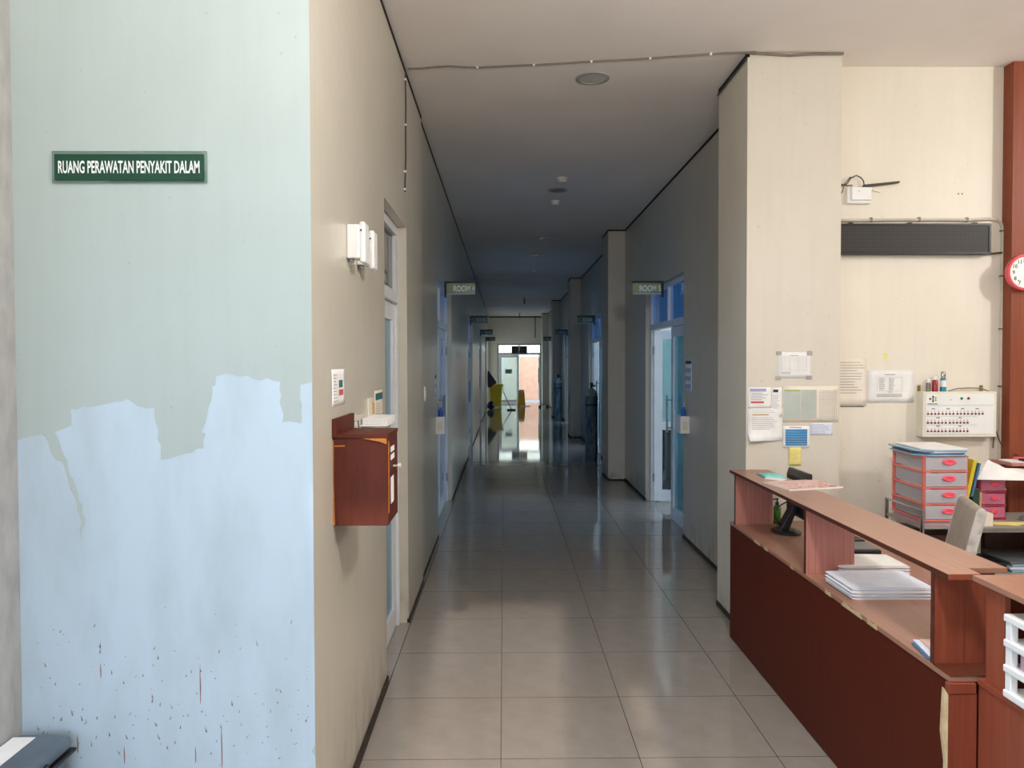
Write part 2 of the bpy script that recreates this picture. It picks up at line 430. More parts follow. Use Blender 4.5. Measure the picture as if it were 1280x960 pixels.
# ------------------------------------------------------------------ the setting: floor, ceiling, walls
ZC = 3.60; XL = -0.632; XL2 = -0.645; XR = 1.74; YE = 31.5
X0T, Y0T, TX, TY = -0.618, 0.846, 0.6, 0.597
NR = 19
y1t = Y0T + NR * TY
mb = MB()
mb.box(-5, 6, -1, Y0T, -0.12, 0); mb.box(-5, 6, y1t, YE + 0.2, -0.12, 0)
mb.box(-5, X0T, Y0T, y1t, -0.12, 0); mb.box(X0T + 4 * TX, 6, Y0T, y1t, -0.12, 0)
mb.box(X0T, X0T + 4 * TX, Y0T, y1t, -0.12, -0.008)
floor = struct('floor', mb, 'floor')
tmb = MB().box(0.0015, TX - 0.0015, 0.0015, TY - 0.0015, -0.008, 0.0)
proto = tmb.build('tile', 'tile', floor)
proto.data.materials.append(M['grout'])            # unglazed dark tile edges
for p in proto.data.polygons: p.material_index = 0 if p.normal.z > 0.5 else 1
first = True
for r in range(NR):
    for c in range(4):
        o = proto if first else proto.copy()
        if not first: COL.objects.link(o)
        first = False
        o.location = (X0T + c * TX, Y0T + r * TY, 0)
struct('ground_outside', MB().box(-9, 12, YE + 0.2, 60, -0.14, -0.02), 'ground')
struct('ground_entrance', MB().box(-16, 12, -30, -1.0, -0.14, -0.02), 'ground')
struct('ceiling', MB().box(-5.2, 6.2, -1, YE + 0.2, ZC, ZC + 0.25), 'ceil')

# wall facing the entrance, left, with the fresh paint patches
wlf = struct('wall_left_front', MB().box(-5, XL - 0.2, 2.5, 2.66, 0, ZC).box(XL - 0.2, XL, 2.5, 2.502, 0, ZC), 'front')
def P(cx, cy):       # a point of the patch outline on the wall (x, z)
    px, py = cx / 2.667, 440 + cy / 2.667
    return ((px - 630.3) * 0.002643, 1.717 - (py - 452) * 0.002643)
def ragged(pts, amp=0.006, step=0.02):
    out = []
    n = len(pts)
    for i in range(n):
        a, b = Vector(pts[i]), Vector(pts[(i + 1) % n])
        k = max(1, int((b - a).length / step)); nrm = Vector((-(b - a).y, (b - a).x)).normalized()
        for j in range(k):
            q = a.lerp(b, j / k) + (nrm * random.uniform(-amp, amp) if j else Vector((0, 0)))
            out.append((XL - 0.0004 if q.x > XL - 0.012 else max(q.x, -1.60), max(q.y, 0.03)))
    return out
patches = [
    ([P(36, 1400), P(36, 240), P(60, 290), P(150, 270), P(172, 320), P(192, 356), P(212, 362), P(240, 460), P(272, 566), P(262, 700), P(300, 1400)]),
    ([P(190, 262), P(246, 240), P(244, 186), P(432, 153), P(462, 176), P(520, 182), P(532, 262), P(538, 356), P(682, 318), P(690, 270), P(676, 262), P(690, 230), P(712, 112),
      P(722, 108), P(726, 78), P(760, 70), P(938, 98), P(942, 232), P(1006, 236), P(1004, 108), P(1037, 98), P(1037, 1400), P(290, 1400), P(250, 690), P(284, 572), P(288, 550), P(250, 420)]),
]
for k, pl in enumerate(patches):
    pts = ragged(pl)
    y = 2.4994 - 0.0002 * k
    MB().prism([(x, y, z) for x, z in pts], (0, 0.0016, 0)).build('paint_patch', 'patch', wlf)
mbs = MB(); mbr = MB()
for k in range(150):
    x = random.uniform(-1.55, -0.65); z = random.choice((random.uniform(0.40, 0.75), random.uniform(0.40, 0.95), random.gauss(0.52, 0.05)))
    if z < 0.1: continue
    a = random.gauss(0, 0.35); L = random.choice((0.003, 0.004, 0.006, 0.012, 0.018)) * random.uniform(0.6, 1.2); W = random.uniform(0.0012, 0.0026)
    dx, dz = math.sin(a) * L, math.cos(a) * L
    t = mbs if random.random() < 0.75 else mbr
    t.prism([(x - W, 2.499, z), (x + dx, 2.499, z + dz), (x + W, 2.499, z)], (0, -0.0006, 0))
for (px, py, h) in ((124, 838, 20), (248, 856, 52), (274, 935, 60), (152, 945, 24), (94, 930, 26), (241, 945, 22)):
    x = (px - 630.3) * 0.002643; z = 1.717 - (py - 452) * 0.002643
    mbr.prism([(x - 0.0012, 2.499, z - h * 0.0013), (x - 0.0022, 2.499, z + h * 0.0005), (x - 0.0006, 2.499, z + h * 0.0013), (x + 0.0018, 2.499, z - h * 0.0002), (x + 0.001, 2.499, z - h * 0.0011)], (0, -0.0006, 0))
mbs.build('splash_marks', 'splash', wlf, props={'kind': 'stuff'}); mbr.build('rust_marks', 'rust', wlf, props={'kind': 'stuff'})
struct('wall_left_pier', MB().box(-2.1, -1.601, 1.9, 2.5, 0, ZC), 'pier')

def wall_with_doors(x0, x1, y0, y1, doors, zt):
    mb = MB(); y = y0
    for a, b in doors:
        mb.box(x0, x1, y, a, 0, ZC); mb.box(x0, x1, a, b, zt, ZC); y = b
    mb.box(x0, x1, y, y1, 0, ZC)
    return mb
PER = 6.2
dl = [(7.36 + PER * k, 9.36 + PER * k) for k in range(4)]
dr = [(7.32 + PER * k, 9.28 + PER * k) for k in range(4)]
struct('wall_left', wall_with_doors(XL - 0.2, XL, 2.502, 5.86, [(4.03, 4.95)], 2.59), 'beige')
struct('wall_left_corridor', wall_with_doors(XL - 0.2, XL2, 5.86, YE, dl + [(29.3, 31.3)], 2.59), 'beige')
struct('wall_right', wall_with_doors(XR, XR + 0.18, 5.28, YE, dr, 2.59), 'beige')
for k in range(5):
    y = 4.66 + PER * k
    struct('pillar_right' if k == 0 else 'pillar_right.%03d' % k, MB().box(1.497, 2.078 if k == 0 else 1.76, y, y + 0.62, 0, ZC), 'pillar')
struct('wall_back_reception', MB().box(2.06, 6, 4.87, 5.05, 0, ZC), 'cream')
# far end wall with its glazed door opening
EX0, EX1, EZ = -0.27, 1.56, 2.46
struct('wall_end', MB().box(XL - 0.2, EX0, YE, YE + 0.15, 0, ZC).box(EX1, XR + 0.18, YE, YE + 0.15, 0, ZC).box(EX0, EX1, YE, YE + 0.15, EZ, ZC), 'cream')
# walls out of view that close the lobby and the rooms behind the doors
struct('wall_right_reception', MB().box(6, 6.2, -1, 5.05, 0, ZC), 'cream')
struct('wall_entrance', MB().box(0.43, 6, -1.0, -0.8, 0, ZC).box(-0.02, 0.29, -1.0, -0.8, 0, ZC).box(0.29, 0.43, -1.0, -0.8, 2.3, ZC).box(-1.05, -0.87, -1.0, -0.8, 0, ZC).box(-1.05, 0.3, -1.0, -0.8, 2.94, ZC).box(-5, -1.05, -1.0, -0.8, 2.25, ZC).box(-5, -3.1, -1.0, -0.8, 0, 2.25)
       .box(0.29, 0.43, -0.92, -0.88, 1.72, 1.77).box(0.29, 0.43, -0.92, -0.88, 1.98, 2.02), 'cream')  # unseen wall; openings and bars shaped to set sun patches and sky light
struct('added_sun_screen', MB().box(-9, -0.9, -8.0, -0.8, 2.96, 3.15), 'ceil')  # unseen slab added to keep the sun off the left front wall
def rooms(xa, xb, ys, xout):
    mb = MB()
    for y in ys: mb.box(xa, xb, y - 0.06, y + 0.06, 0, ZC)
    lo, hi = min(ys), max(ys)
    mb.box(xout - 0.08, xout + 0.08, lo, hi, 0, 0.6); mb.box(xout - 0.08, xout + 0.08, lo, hi, 3.3, ZC)
    for y0, y1 in zip(ys[:-1], ys[1:]):
        mb.box(xout - 0.08, xout + 0.08, y0, y0 + 0.3, 0.6, 3.3); mb.box(xout - 0.08, xout + 0.08, y1 - 0.3, y1, 0.6, 3.3)
    return mb
struct('wall_rooms_right', rooms(1.92, 6, [5.11, 11.3, 17.5, 23.7, 30.9], 6.0), 'roomwall')
struct('wall_rooms_left', rooms(-5, -0.84, [2.72, 6.2, 11.3, 17.5, 23.7, 29.0], -5.0), 'roomwall')
# outside, beyond the far door
struct('wall_outside_right', MB().box(0.72, 9, 35.0, 35.2, -0.02, 1.95), 'outside')
struct('wall_outside_left', MB().box(-8, 0.72, 34.9, 35.1, -0.02, 2.05), 'outside_pale')
struct('court_shade_wall', MB().box(-9, 12, 42, 42.3, -0.02, 9).box(-8, -7.8, 31.8, 42, -0.02, 7).box(8.8, 9, 31.8, 42, -0.02, 7), 'outside_pale')  # high walls added to dim the sky light beyond the far door

# dark joints between ceiling and walls, baseboards
tn = [0]
def trim(*b, m='gap'):
    tn[0] += 1
    return struct('trim_%d' % tn[0], MB().box(*b), m)
trim(XL - 0.01, XL + 0.004, 2.5, 5.86, ZC - 0.024, ZC + 0.01)
trim(XL2 - 0.01, XL2 + 0.004, 5.86, YE, ZC - 0.020, ZC + 0.01)
trim(XR - 0.004, XR + 0.01, 5.28, YE, ZC - 0.024, ZC + 0.01)
for k in range(5):
    y = 4.66 + PER * k
    trim(1.493, 1.51, y, y + 0.62, ZC - 0.024, ZC + 0.01)
    if k: trim(1.493, 1.75, y - 0.004, y + 0.01, ZC - 0.02, ZC + 0.01)
trim(XL, XR, YE - 0.004, YE + 0.01, ZC - 0.05, ZC + 0.01)
def baseboard(name, segs): 
    mb = MB()
    for b in segs: mb.box(*b)
    struct(name, mb, 'base')
baseboard('baseboard_left', [(XL - 0.01, XL + 0.010, 2.5, 4.03, -0.001, 0.035), (XL - 0.2, XL + 0.008, 4.951, 4.962, -0.001, 0.03), (XL - 0.01, XL + 0.008, 4.95, 5.86, -0.001, 0.03)] +
          [(XL2 - 0.01, XL2 + 0.007, a, b, -0.001, 0.03) for a, b in zip([5.86] + [d[1] for d in dl], [d[0] for d in dl] + [29.3])])
baseboard('baseboard_right', [(XR - 0.007, XR + 0.01, a, b, -0.001, 0.035) for a, b in zip([5.28] + [d[1] for d in dr], [d[0] for d in dr] + [YE])])
mb = MB()
for k in range(5):
    y = 4.66 + PER * k
    mb.box(1.490, 1.52, y - 0.002, y + 0.622, -0.001, 0.035)
    if k: mb.box(1.50, 1.74, y - 0.007, y + 0.02, -0.001, 0.02)
struct('baseboard_pillars', mb, 'base')

# ------------------------------------------------------------------ doors
def door_unit(name, s, x, y0, W, leaves, mull, glass, tglass, ztr=2.09, ztop=2.585, sign=None, handle=True):
    """s=+1: right wall (room towards +x); s=-1: left wall. Local: x towards the room, y along the corridor"""
    root = D.objects.new(name, None); COL.objects.link(root); root.location = (x, y0, 0); root['kind'] = 'structure'; root['_local'] = 1
    root.empty_display_size = 0.1
    def B(mb, n0, n1, u0, u1, z0, z1): mb.box(n0 * s, n1 * s, u0, u1, z0, z1)
    fw = 0.055
    mb = MB()
    B(mb, 0, 0.07, 0.002, fw, 0.0, ztop); B(mb, 0, 0.07, W - fw, W - 0.002, 0.0, ztop)
    B(mb, 0, 0.07, fw, W - fw, ztop - fw, ztop); B(mb, -0.012, 0.07, fw, W - fw, ztr, ztr + 0.07)
    if mull: B(mb, 0, 0.07, mull - 0.025, mull + 0.025, ztr + 0.07, ztop - fw)
    fr = mb.build('frame', 'alu', root, bevel=0.004)
    segs = [(fw, mull - 0.025), (mull + 0.025, W - fw)] if mull else [(fw, W - fw)]
    for a, b in segs:
        q = MB(); B(q, 0.03, 0.036, a, b, ztr + 0.07, ztop - fw); q.build('transom_pane', tglass, root)
    for (u0, u1, ang, hinge, midrail) in leaves:
        sw = 0.10
        hp = Vector((0.035 * s, u0 if hinge == 0 else u1, 0))
        Mx = Matrix.Translation(hp) @ Matrix.Rotation(R(ang), 4, 'Z') @ Matrix.Translation(-hp)
        mb = MB(); mb.M = Mx
        B(mb, 0.015, 0.055, u0, u0 + sw, 0.012, ztr - 0.006); B(mb, 0.015, 0.055, u1 - sw, u1, 0.012, ztr - 0.006)
        B(mb, 0.015, 0.055, u0 + sw, u1 - sw, ztr - 0.11, ztr - 0.006); B(mb, 0.015, 0.055, u0 + sw, u1 - sw, 0.012, 0.15)
        if midrail: B(mb, 0.015, 0.055, u0 + sw, u1 - sw, 0.88, 0.98)
        lf = mb.build('leaf', 'alu', root, bevel=0.004)
        for a, b, g in (((0.15, 0.88, 'glass_dark'), (0.98, ztr - 0.11, glass)) if midrail else ((0.15, ztr - 0.11, glass),)):
            q = MB(); q.M = Mx; B(q, 0.031, 0.038, u0 + sw, u1 - sw, a, b); q.build('pane', g, lf)
        if handle:
            uh = (u1 - 0.05) if hinge == 0 else (u0 + 0.05)
            for n in (-0.04, 0.11):
                q = MB(); q.M = Mx
                q.tube([(n * s, uh, 0.95), (n * s, uh, 1.35)], 0.011)
                q.tube([(n * s, uh, 1.0), (0.035 * s, uh, 1.0)], 0.007); q.tube([(n * s, uh, 1.3), (0.035 * s, uh, 1.3)], 0.007)
                q.build('handle', 'steel', lf, smooth=True)
        uq = u0 if hinge == 0 else u1
        for z in (0.30, 1.85):
            q = MB(); q.M = Mx; q.tube([(0.008 * s, uq, z - 0.05), (0.008 * s, uq, z + 0.05)], 0.010); q.build('hinge', 'steel', lf, smooth=True)
    return root
d1 = door_unit('door_1', -1, XL - 0.055, 4.03, 0.92, [(0.06, 0.86, 0, 0, False)], None, 'glass_teal', 'glass_dark', ztr=2.09, handle=False)
# green sticker on the first door's transom
stk = MB().box(-0.027, -0.0245, 0.40, 0.62, 2.17, 2.27).build('sticker', 'green_sign', d1)
f = Frame((-0.0245, 0, 0), (0, 1, 0), (0, 0, 1), (1, 0, 0))
text('RUANG', f, 0.51, 2.222, 0.05, 'sign_white', stk, width=0.16)
dL = door_unit('door_2', -1, XL2 - 0.055, dl[0][0], 2.0, [(0.06, 0.94, 0, 0, False), (0.95, 1.94, 0, 1, False)], 0.98, 'glass_blue', 'glass_blue')
dR = door_unit('door_3', 1, XR + 0.055, dr[0][0], 1.96, [(0.06, 0.86, 0, 0, False), (0.88, 1.90, 82, 1, True)], 0.98, 'glass_teal', 'glass_blue')
n = 4
for k in (1, 2, 3):
    for src, d in ((dL, dl), (dR, dr)):
        c = copy_tree(src); c.location.y = d[k][0]; c.name = 'door_%d' % n; n += 1
# far double door: left leaf closed, right leaf swung open into the corridor
de = D.objects.new('door_%d' % n, None); COL.objects.link(de); de['kind'] = 'structure'
mb = MB(); ym = YE + 0.05
mb.box(EX0, EX0 + 0.06, ym, ym + 0.07, 0, EZ).box(EX1 - 0.06, EX1, ym, ym + 0.07, 0, EZ).box(EX0 + .06, EX1 - .06, ym, ym + 0.07, EZ - 0.06, EZ).box(EX0 + .06, EX1 - .06, ym, ym + 0.07, 2.00, 2.08).box(0.60, 0.66, ym, ym + 0.07, 2.08, EZ - 0.06)
mb.build('frame', 'steel', de, bevel=0.004)
for a, b in ((EX0 + 0.06, 0.60), (0.66, EX1 - 0.06)): bx('transom_pane', 'glass', de, a, b, ym + 0.03, ym + 0.036, 2.08, EZ - 0.06)
lf = MB().box(EX0 + .065, EX0 + .16, ym + .015, ym + .055, 0.01, 1.99).box(0.54, 0.63, ym + .015, ym + .055, 0.01, 1.99).box(EX0 + .16, 0.54, ym + .015, ym + .055, 1.90, 1.99).box(EX0 + .16, 0.54, ym + .015, ym + .055, 0.01, 0.12).build('leaf', 'alu', de, bevel=0.004)
bx('pane', 'frost', lf, EX0 + .16, 0.54, ym + .03, ym + .036, 0.12, 1.90)
q = bx('plaque', 'folder_grey', lf, 0.05, 0.33, ym - 0.0, ym + .014, 1.22, 1.40)
lf = MB().box(1.44, 1.48, 30.62, 30.71, 0.01, 1.99).box(1.44, 1.48, 31.41, 31.50, 0.01, 1.99).box(1.44, 1.48, 30.71, 31.41, 1.90, 1.99).box(1.44, 1.48, 30.71, 31.41, 0.01, 0.12).build('leaf', 'alu', de, bevel=0.004)
bx('pane', 'glass', lf, 1.457, 1.463, 30.71, 31.41, 0.12, 1.90)
MB().tube([(1.40, 30.67, 0.85), (1.40, 30.67, 1.45)], 0.012).tube([(1.40, 30.67, 0.9), (1.46, 30.67, 0.9)], 0.008).tube([(1.40, 30.67, 1.4), (1.46, 30.67, 1.4)], 0.008).build('handle', 'blackmetal', lf)

# ------------------------------------------------------------------ reception counter
ZD, ZS = 0.725, 1.045     # desk height, shelf height
ct = thing('reception_counter', 'long brown laminate reception counter with raised shelf along the corridor', 'counter', (1.7, 3.4, 0))
bx('front_panel', 'wood_face', ct, 1.400, 1.418, 2.352, 4.655, 0.004, ZD - 0.018, bevel=0.001)
bx('desk_top', 'wood_top', ct, 1.396, 2.02, 2.34, 4.655, ZD - 0.018, ZD, bevel=0.0015)
bx('toe_rail', 'wood_edge', ct, 1.425, 1.445, 2.36, 4.64, 0.0, 0.08)
bx('side_panel', 'wood_face', ct, 1.42, 2.00, 2.36, 2.378, 0.0, ZD - 0.018)
bx('side_panel', 'wood_face', ct, 1.42, 2.00, 4.63, 4.648, 0.0, ZD - 0.018)
for y in (4.555, 3.485, 2.435):
    p = MB().box(1.402, 1.628 if y > 3 else 1.50, y, y + 0.018, ZD, ZS - 0.018).build('post_panel', 'wood_post' if y > 3 else 'wood_red', ct, bevel=0.001)
    bx('edge_band', 'wood_edge', p, 1.399, 1.402, y - 0.0005, y + 0.0185, ZD, ZS - 0.018)
bx('post_panel', 'wood_red', ct, 1.502, 1.60, 2.437, 2.455, ZD, ZS - 0.018, bevel=0.001)
bx('end_shade_strip', 'wood_edge', ct, 1.396, 1.602, 2.338, 2.434, ZD, ZD + 0.003, bevel=0.001)  # dark strip laid on the desk top to stand in for shade
sh = MB().prism([(1.395, 2.352, ZS - 0.018), (1.500, 2.352, ZS - 0.018), (1.502, 2.42, ZS - 0.018), (1.63, 2.42, ZS - 0.018), (1.63, 4.655, ZS - 0.018), (1.395, 4.655, ZS - 0.018)], (0, 0, 0.018)).build('upper_shelf', 'wood_top', ct, bevel=0.0015)
bx('edge_band', 'wood_edge', sh, 1.3935, 1.3950, 2.352, 4.655, ZS - 0.018, ZS - 0.0008)
bx('edge_band', 'wood_red', sh, 1.395, 1.500, 2.350, 2.352, ZS - 0.018, ZS - 0.0008)
ep = bx('end_panel', 'wood_red', ct, 1.384, 1.478, 2.330, 2.350, 0.0, 0.672, bevel=0.001)
bx('cap_block', 'wood_red', ct, 1.388, 1.474, 2.328, 2.350, 0.674, 0.706, bevel=0.001)
MB().prism([(1.377, 2.335, 0.690), (1.386, 2.328, 0.672), (1.386, 2.328, 0.30), (1.379, 2.334, 0.33), (1.383, 2.334, 0.45), (1.372, 2.337, 0.55)], (0.001, 0.014, 0)).build('torn_veneer', 'chip', ct, props={'label': 'torn pale veneer strip peeling off the corner'})
# chipped edges along the desk top
rc = random.Random(3)
for y, L in ((4.10, 0.10), (3.98, 0.05), (3.62, 0.04), (2.92, 0.18), (2.80, 0.08), (3.2, 0.06)):
    MB().prism([(1.3945, y, ZD - 0.019), (1.3945, y + L, ZD - 0.019), (1.3945, y + L * 0.9, ZD + 0.0003), (1.3945, y + L * 0.5, ZD - 0.006), (1.3945, y + 0.1 * L, ZD + 0.0003)], (0.004, 0, 0)).build('chipped_edge', 'chip', ct)
# the nearer counter unit, set back by a hand's width
c2 = thing('reception_counter', 'nearer brown counter unit set back beside the torn corner post', 'counter', (1.8, 1.6, 0))
bx('front_panel', 'wood_red', c2, 1.480, 1.498, 0.60, 2.326, 0.004, ZD - 0.018, bevel=0.001)
bx('desk_top', 'wood_red', c2, 1.476, 2.02, 0.60, 2.326, ZD - 0.018, ZD, bevel=0.001)
bx('inner_panel', 'wood_face', c2, 1.98, 1.998, 0.60, 2.326, 0.0, ZD - 0.018)
bx('post_panel', 'wood_red', c2, 1.484, 1.502, 2.214, 2.300, ZD, ZS - 0.018, bevel=0.001)
bx('post_panel', 'wood_face', c2, 1.503, 1.68, 2.222, 2.240, ZD, ZS - 0.018, bevel=0.001)
bx('post_panel', 'wood_post', c2, 1.484, 1.68, 0.62, 0.638, ZD, ZS - 0.018, bevel=0.001)
bx('upper_shelf', 'wood_top', c2, 1.470, 1.72, 0.60, 2.349, ZS - 0.020, ZS - 0.002, bevel=0.0015)

# white rack on the nearer unit
rk = thing('plastic_rack', 'white plastic three-tier rack standing on the nearer counter unit', 'rack', (1.52, 2.05, ZD))
X0, X1, Y0, Y1 = 1.474, 1.60, 1.86, 2.196
for x in (X0, X1 - 0.022):
    for y in (Y0, Y1 - 0.026): bx('upright', 'white', rk, x, x + 0.022, y, y + 0.026, ZD, ZD + 0.238, bevel=0.003)
for k in range(4):
    z = ZD + 0.001 + k * 0.0745
    bx('tray', 'white', rk, X0 - 0.004, X1 + 0.004, Y0 - 0.004, Y1 + 0.004, z, z + 0.022, bevel=0.004)
tag(bx('pink_carton', 'lilac', None, X0 + 0.026, X1 - 0.026, Y0 + 0.03, Y1 - 0.03, ZD + 0.098, ZD + 0.146), 'dusty pink carton lying on the middle tier of the white rack', 'carton')

# ------------------------------------------------------------------ things on the counter
def stack_paper(name, label, cat, pts, z, h, m, n=3, group=None, jitter=0.006, top=None):
    cx = sum(p[0] for p in pts) / len(pts); cy = sum(p[1] for p in pts) / len(pts)
    t = thing(name, label, cat, (cx, cy, z), group)
    for k in range(n):
        dx, dy = random.uniform(-jitter, jitter), random.uniform(-jitter, jitter)
        a = z + h * k / n; b = z + h * (k + 1) / n - 0.0006
        MB().prism([(x + dx, y + dy, a) for x, y in pts], (0, 0, b - a)).build('sheet_bundle', (top if (top and k == n - 1) else m), t, bevel=min(0.002, h / n * 0.3))
    return t
# folded paper stacks: bulging folded edge towards the aisle
def folded_stack(label, x0, x1, y0, y1, z, h, n):
    t = thing('paper_stack', label, 'papers', ((x0 + x1) / 2, (y0 + y1) / 2, z))
    for k in range(n):
        a = z + h * k / n; hh = h / n * 0.94
        d = random.uniform(-0.004, 0.004)
        pr = []
        for (x, zz) in ((x0 + 0.03, 0.0), (x0 + 0.006, 0.25), (x0 + d, 0.55), (x0 + 0.008, 0.9), (x0 + 0.05, 1.0), ((x0 + x1) / 2, 1.12), (x1 + d - 0.01, 0.85), (x1 + d, 0.4), (x1 + d - 0.006, 0.0)):
            pr.append((x, y0 + d, a + zz * hh * 0.86))
        MB().prism(pr, (0, y1 - y0, 0)).build('folded_sheaf', 'paper' if k % 2 == 0 else 'paper_blue', t)
    return t
folded_stack('stack of folded white papers nearest the middle counter post', 1.437, 1.79, 3.10, 3.36, ZD, 0.052, 4)
folded_stack('smaller stack of folded white papers behind the first, beside the black device', 1.55, 1.885, 3.47, 3.68, ZD, 0.045, 3)
# leaflets by the near post
for k, (dx, dy, m, lb) in enumerate(((0.0, 0.0, 'folder_blue', 'blue backed leaflet at the bottom of the small pile by the near post'), (0.012, 0.012, 'paper_blue', 'white leaflet in the middle of the small pile by the near post'), (0.03, 0.0, 'pale_print', 'pink printed leaflet on top of the small pile by the near post'))):
    z = ZD + 0.006 * k
    tag(MB().prism([(1.40 + dx, 2.47 + dy, z), (1.52 + dx, 2.46, z), (1.56 + dx, 2.60, z), (1.425 + dx, 2.615 + dy, z)], (0, 0, 0.005)).build('leaflet', m), lb, 'leaflet', 'leaflets by the near post')
# black device
bd = thing('label_printer', 'flat black desk device behind the paper stacks', 'device', (1.85, 3.93, ZD))
bx('body', 'black', bd, 1.76, 1.915, 3.80, 3.98, ZD, ZD + 0.03, bevel=0.006)
bx('lid', 'folder_grey', bd, 1.768, 1.907, 3.81, 3.97, ZD + 0.03, ZD + 0.034)
tag(bx('stapler_case', 'black', None, 1.80, 1.95, 4.05, 4.20, ZD, ZD + 0.022, bevel=0.004), 'small black case behind the flat black desk device', 'case')
# monitor seen from behind
mo = thing('monitor', 'black computer monitor seen from behind over the counter shelf', 'monitor', (1.64, 4.25, ZD))
M0 = Matrix.Translation((1.712, 4.35, 0))
q = MB(); q.M = M0; q.prism([(-0.022, -0.15, ZD + 0.10), (-0.012, -0.15, ZD + 0.085), (0.012, -0.15, ZD + 0.085), (0.012, -0.15, ZD + 0.357), (-0.010, -0.15, ZD + 0.357), (-0.022, -0.15, ZD + 0.32)], (0, 0.30, 0)); q.build('housing', 'black', mo, bevel=0.004)
q = MB(); q.M = M0; q.box(0.012, 0.0135, -0.14, 0.14, ZD + 0.10, ZD + 0.345); q.build('screen', 'glass_dark', mo)
q = MB(); q.M = M0; q.prism([(-0.13, -0.035, ZD + 0.012), (-0.075, -0.035, ZD + 0.012), (-0.012, -0.035, ZD + 0.17), (-0.028, -0.035, ZD + 0.20)], (0, 0.07, 0)); q.build('neck', 'black', mo, bevel=0.006)
q = MB(); q.M = M0 @ Matrix.Translation((-0.08, 0, ZD)) @ Matrix.Diagonal((0.85, 1.15, 1, 1)); q.lathe([(0.095, 0), (0.095, 0.008), (0.085, 0.014), (0.04, 0.018)], seg=28); q.build('foot', 'black', mo, smooth=True)
MB().tube([(1.69, 4.30, ZD + 0.18), (1.63, 4.32, ZD + 0.185), (1.575, 4.33, ZD + 0.15), (1.56, 4.33, ZD + 0.09), (1.60, 4.34, ZD + 0.04), (1.64, 4.36, ZD + 0.006)], 0.004).build('cable', 'black', mo, smooth=True)
tag(MB().prism([(1.66, 4.11, ZD + 0.012), (1.74, 4.10, ZD + 0.0), (1.73, 4.19, ZD + 0.0), (1.67, 4.19, ZD + 0.016)], (0, 0, 0.003)).build('paper_scrap', 'paper'), 'small white paper scrap under the black monitor', 'paper')
# green pump bottle
gb = thing('pump_bottle', 'green pump bottle beside the far counter post', 'bottle', (1.662, 4.575, ZD))
MB().lathe([(0.019, 0), (0.022, 0.004), (0.022, 0.095), (0.018, 0.108), (0.010, 0.114)], (1.662, 4.575, ZD)).build('bottle', 'green_bottle', gb, smooth=True)
MB().lathe([(0.011, 0.114), (0.011, 0.132), (0.004, 0.134), (0.004, 0.146), (0.009, 0.148), (0.009, 0.156)], (1.662, 4.575, ZD), 14).tube([(1.662, 4.575, ZD + 0.152), (1.637, 4.575, ZD + 0.150)], 0.004).build('pump', 'black', gb, smooth=True)
# magazine and mask on the shelf
mg = thing('magazine', 'colourful magazine lying across the counter shelf', 'magazine', (1.6, 4.05, ZS))
pts = [(1.425, 4.14), (1.475, 3.885), (1.79, 3.965), (1.735, 4.22)]
MB().prism([(x, y, ZS) for x, y in pts], (0, 0, 0.006)).build('pages', 'paper', mg)
MB().prism([(x, y, ZS + 0.006) for x, y in pts], (0, 0, 0.0012)).build('cover', 'pale_print', mg)
rm = random.Random(5)
A, B_, C_, D_ = [Vector(p) for p in pts]
def onmag(u, v): 
    a = A.lerp(D_, u); b = B_.lerp(C_, u); return a.lerp(b, v)
for k in range(22):
    u, v = rm.uniform(0.05, 0.9), rm.choice((rm.uniform(0.75, 0.93), rm.uniform(0.1, 0.9)))
    du, dv = rm.uniform(0.03, 0.14), rm.uniform(0.02, 0.06)
    q4 = [onmag(u, v), onmag(u + du, v), onmag(min(u + du, 1), min(v + dv, 1)), onmag(u, min(v + dv, 1))]
    MB().prism([(p.x, p.y, ZS + 0.0072) for p in q4], (0, 0, 0.0003)).build('printed_block', rm.choice(['orange_print', 'ink_red', 'ink_dark', 'paper', 'orange_print']), mg)
mk = MB()
g = 6
vv = [[mk.v((1.50 + 0.12 * i / g, 4.30 + 0.17 * j / g + 0.02 * math.sin(i), ZS + 0.004 + 0.016 * math.sin(math.pi * j / g) * (0.7 + 0.4 * math.sin(i * 2.1)) * math.sin(math.pi * i / g) ** 0.5)) for j in range(g + 1)] for i in range(g + 1)]
for i in range(g):
    for j in range(g): mk.bm.faces.new((vv[i][j], vv[i + 1][j], vv[i + 1][j + 1], vv[i][j + 1]))
mko = mk.build('face_mask', 'mask', smooth=True); mko.modifiers.new('s', 'SOLIDIFY').thickness = 0.002
tag(mko, 'crumpled teal face mask on the far end of the counter shelf', 'mask')
tag(MB().prism([(1.48, 4.28, ZS), (1.545, 4.20, ZS), (1.60, 4.25, ZS), (1.53, 4.36, ZS)], (0, 0, 0.003)).build('tissue', 'paper'), 'white tissue beside the teal face mask on the shelf', 'tissue')

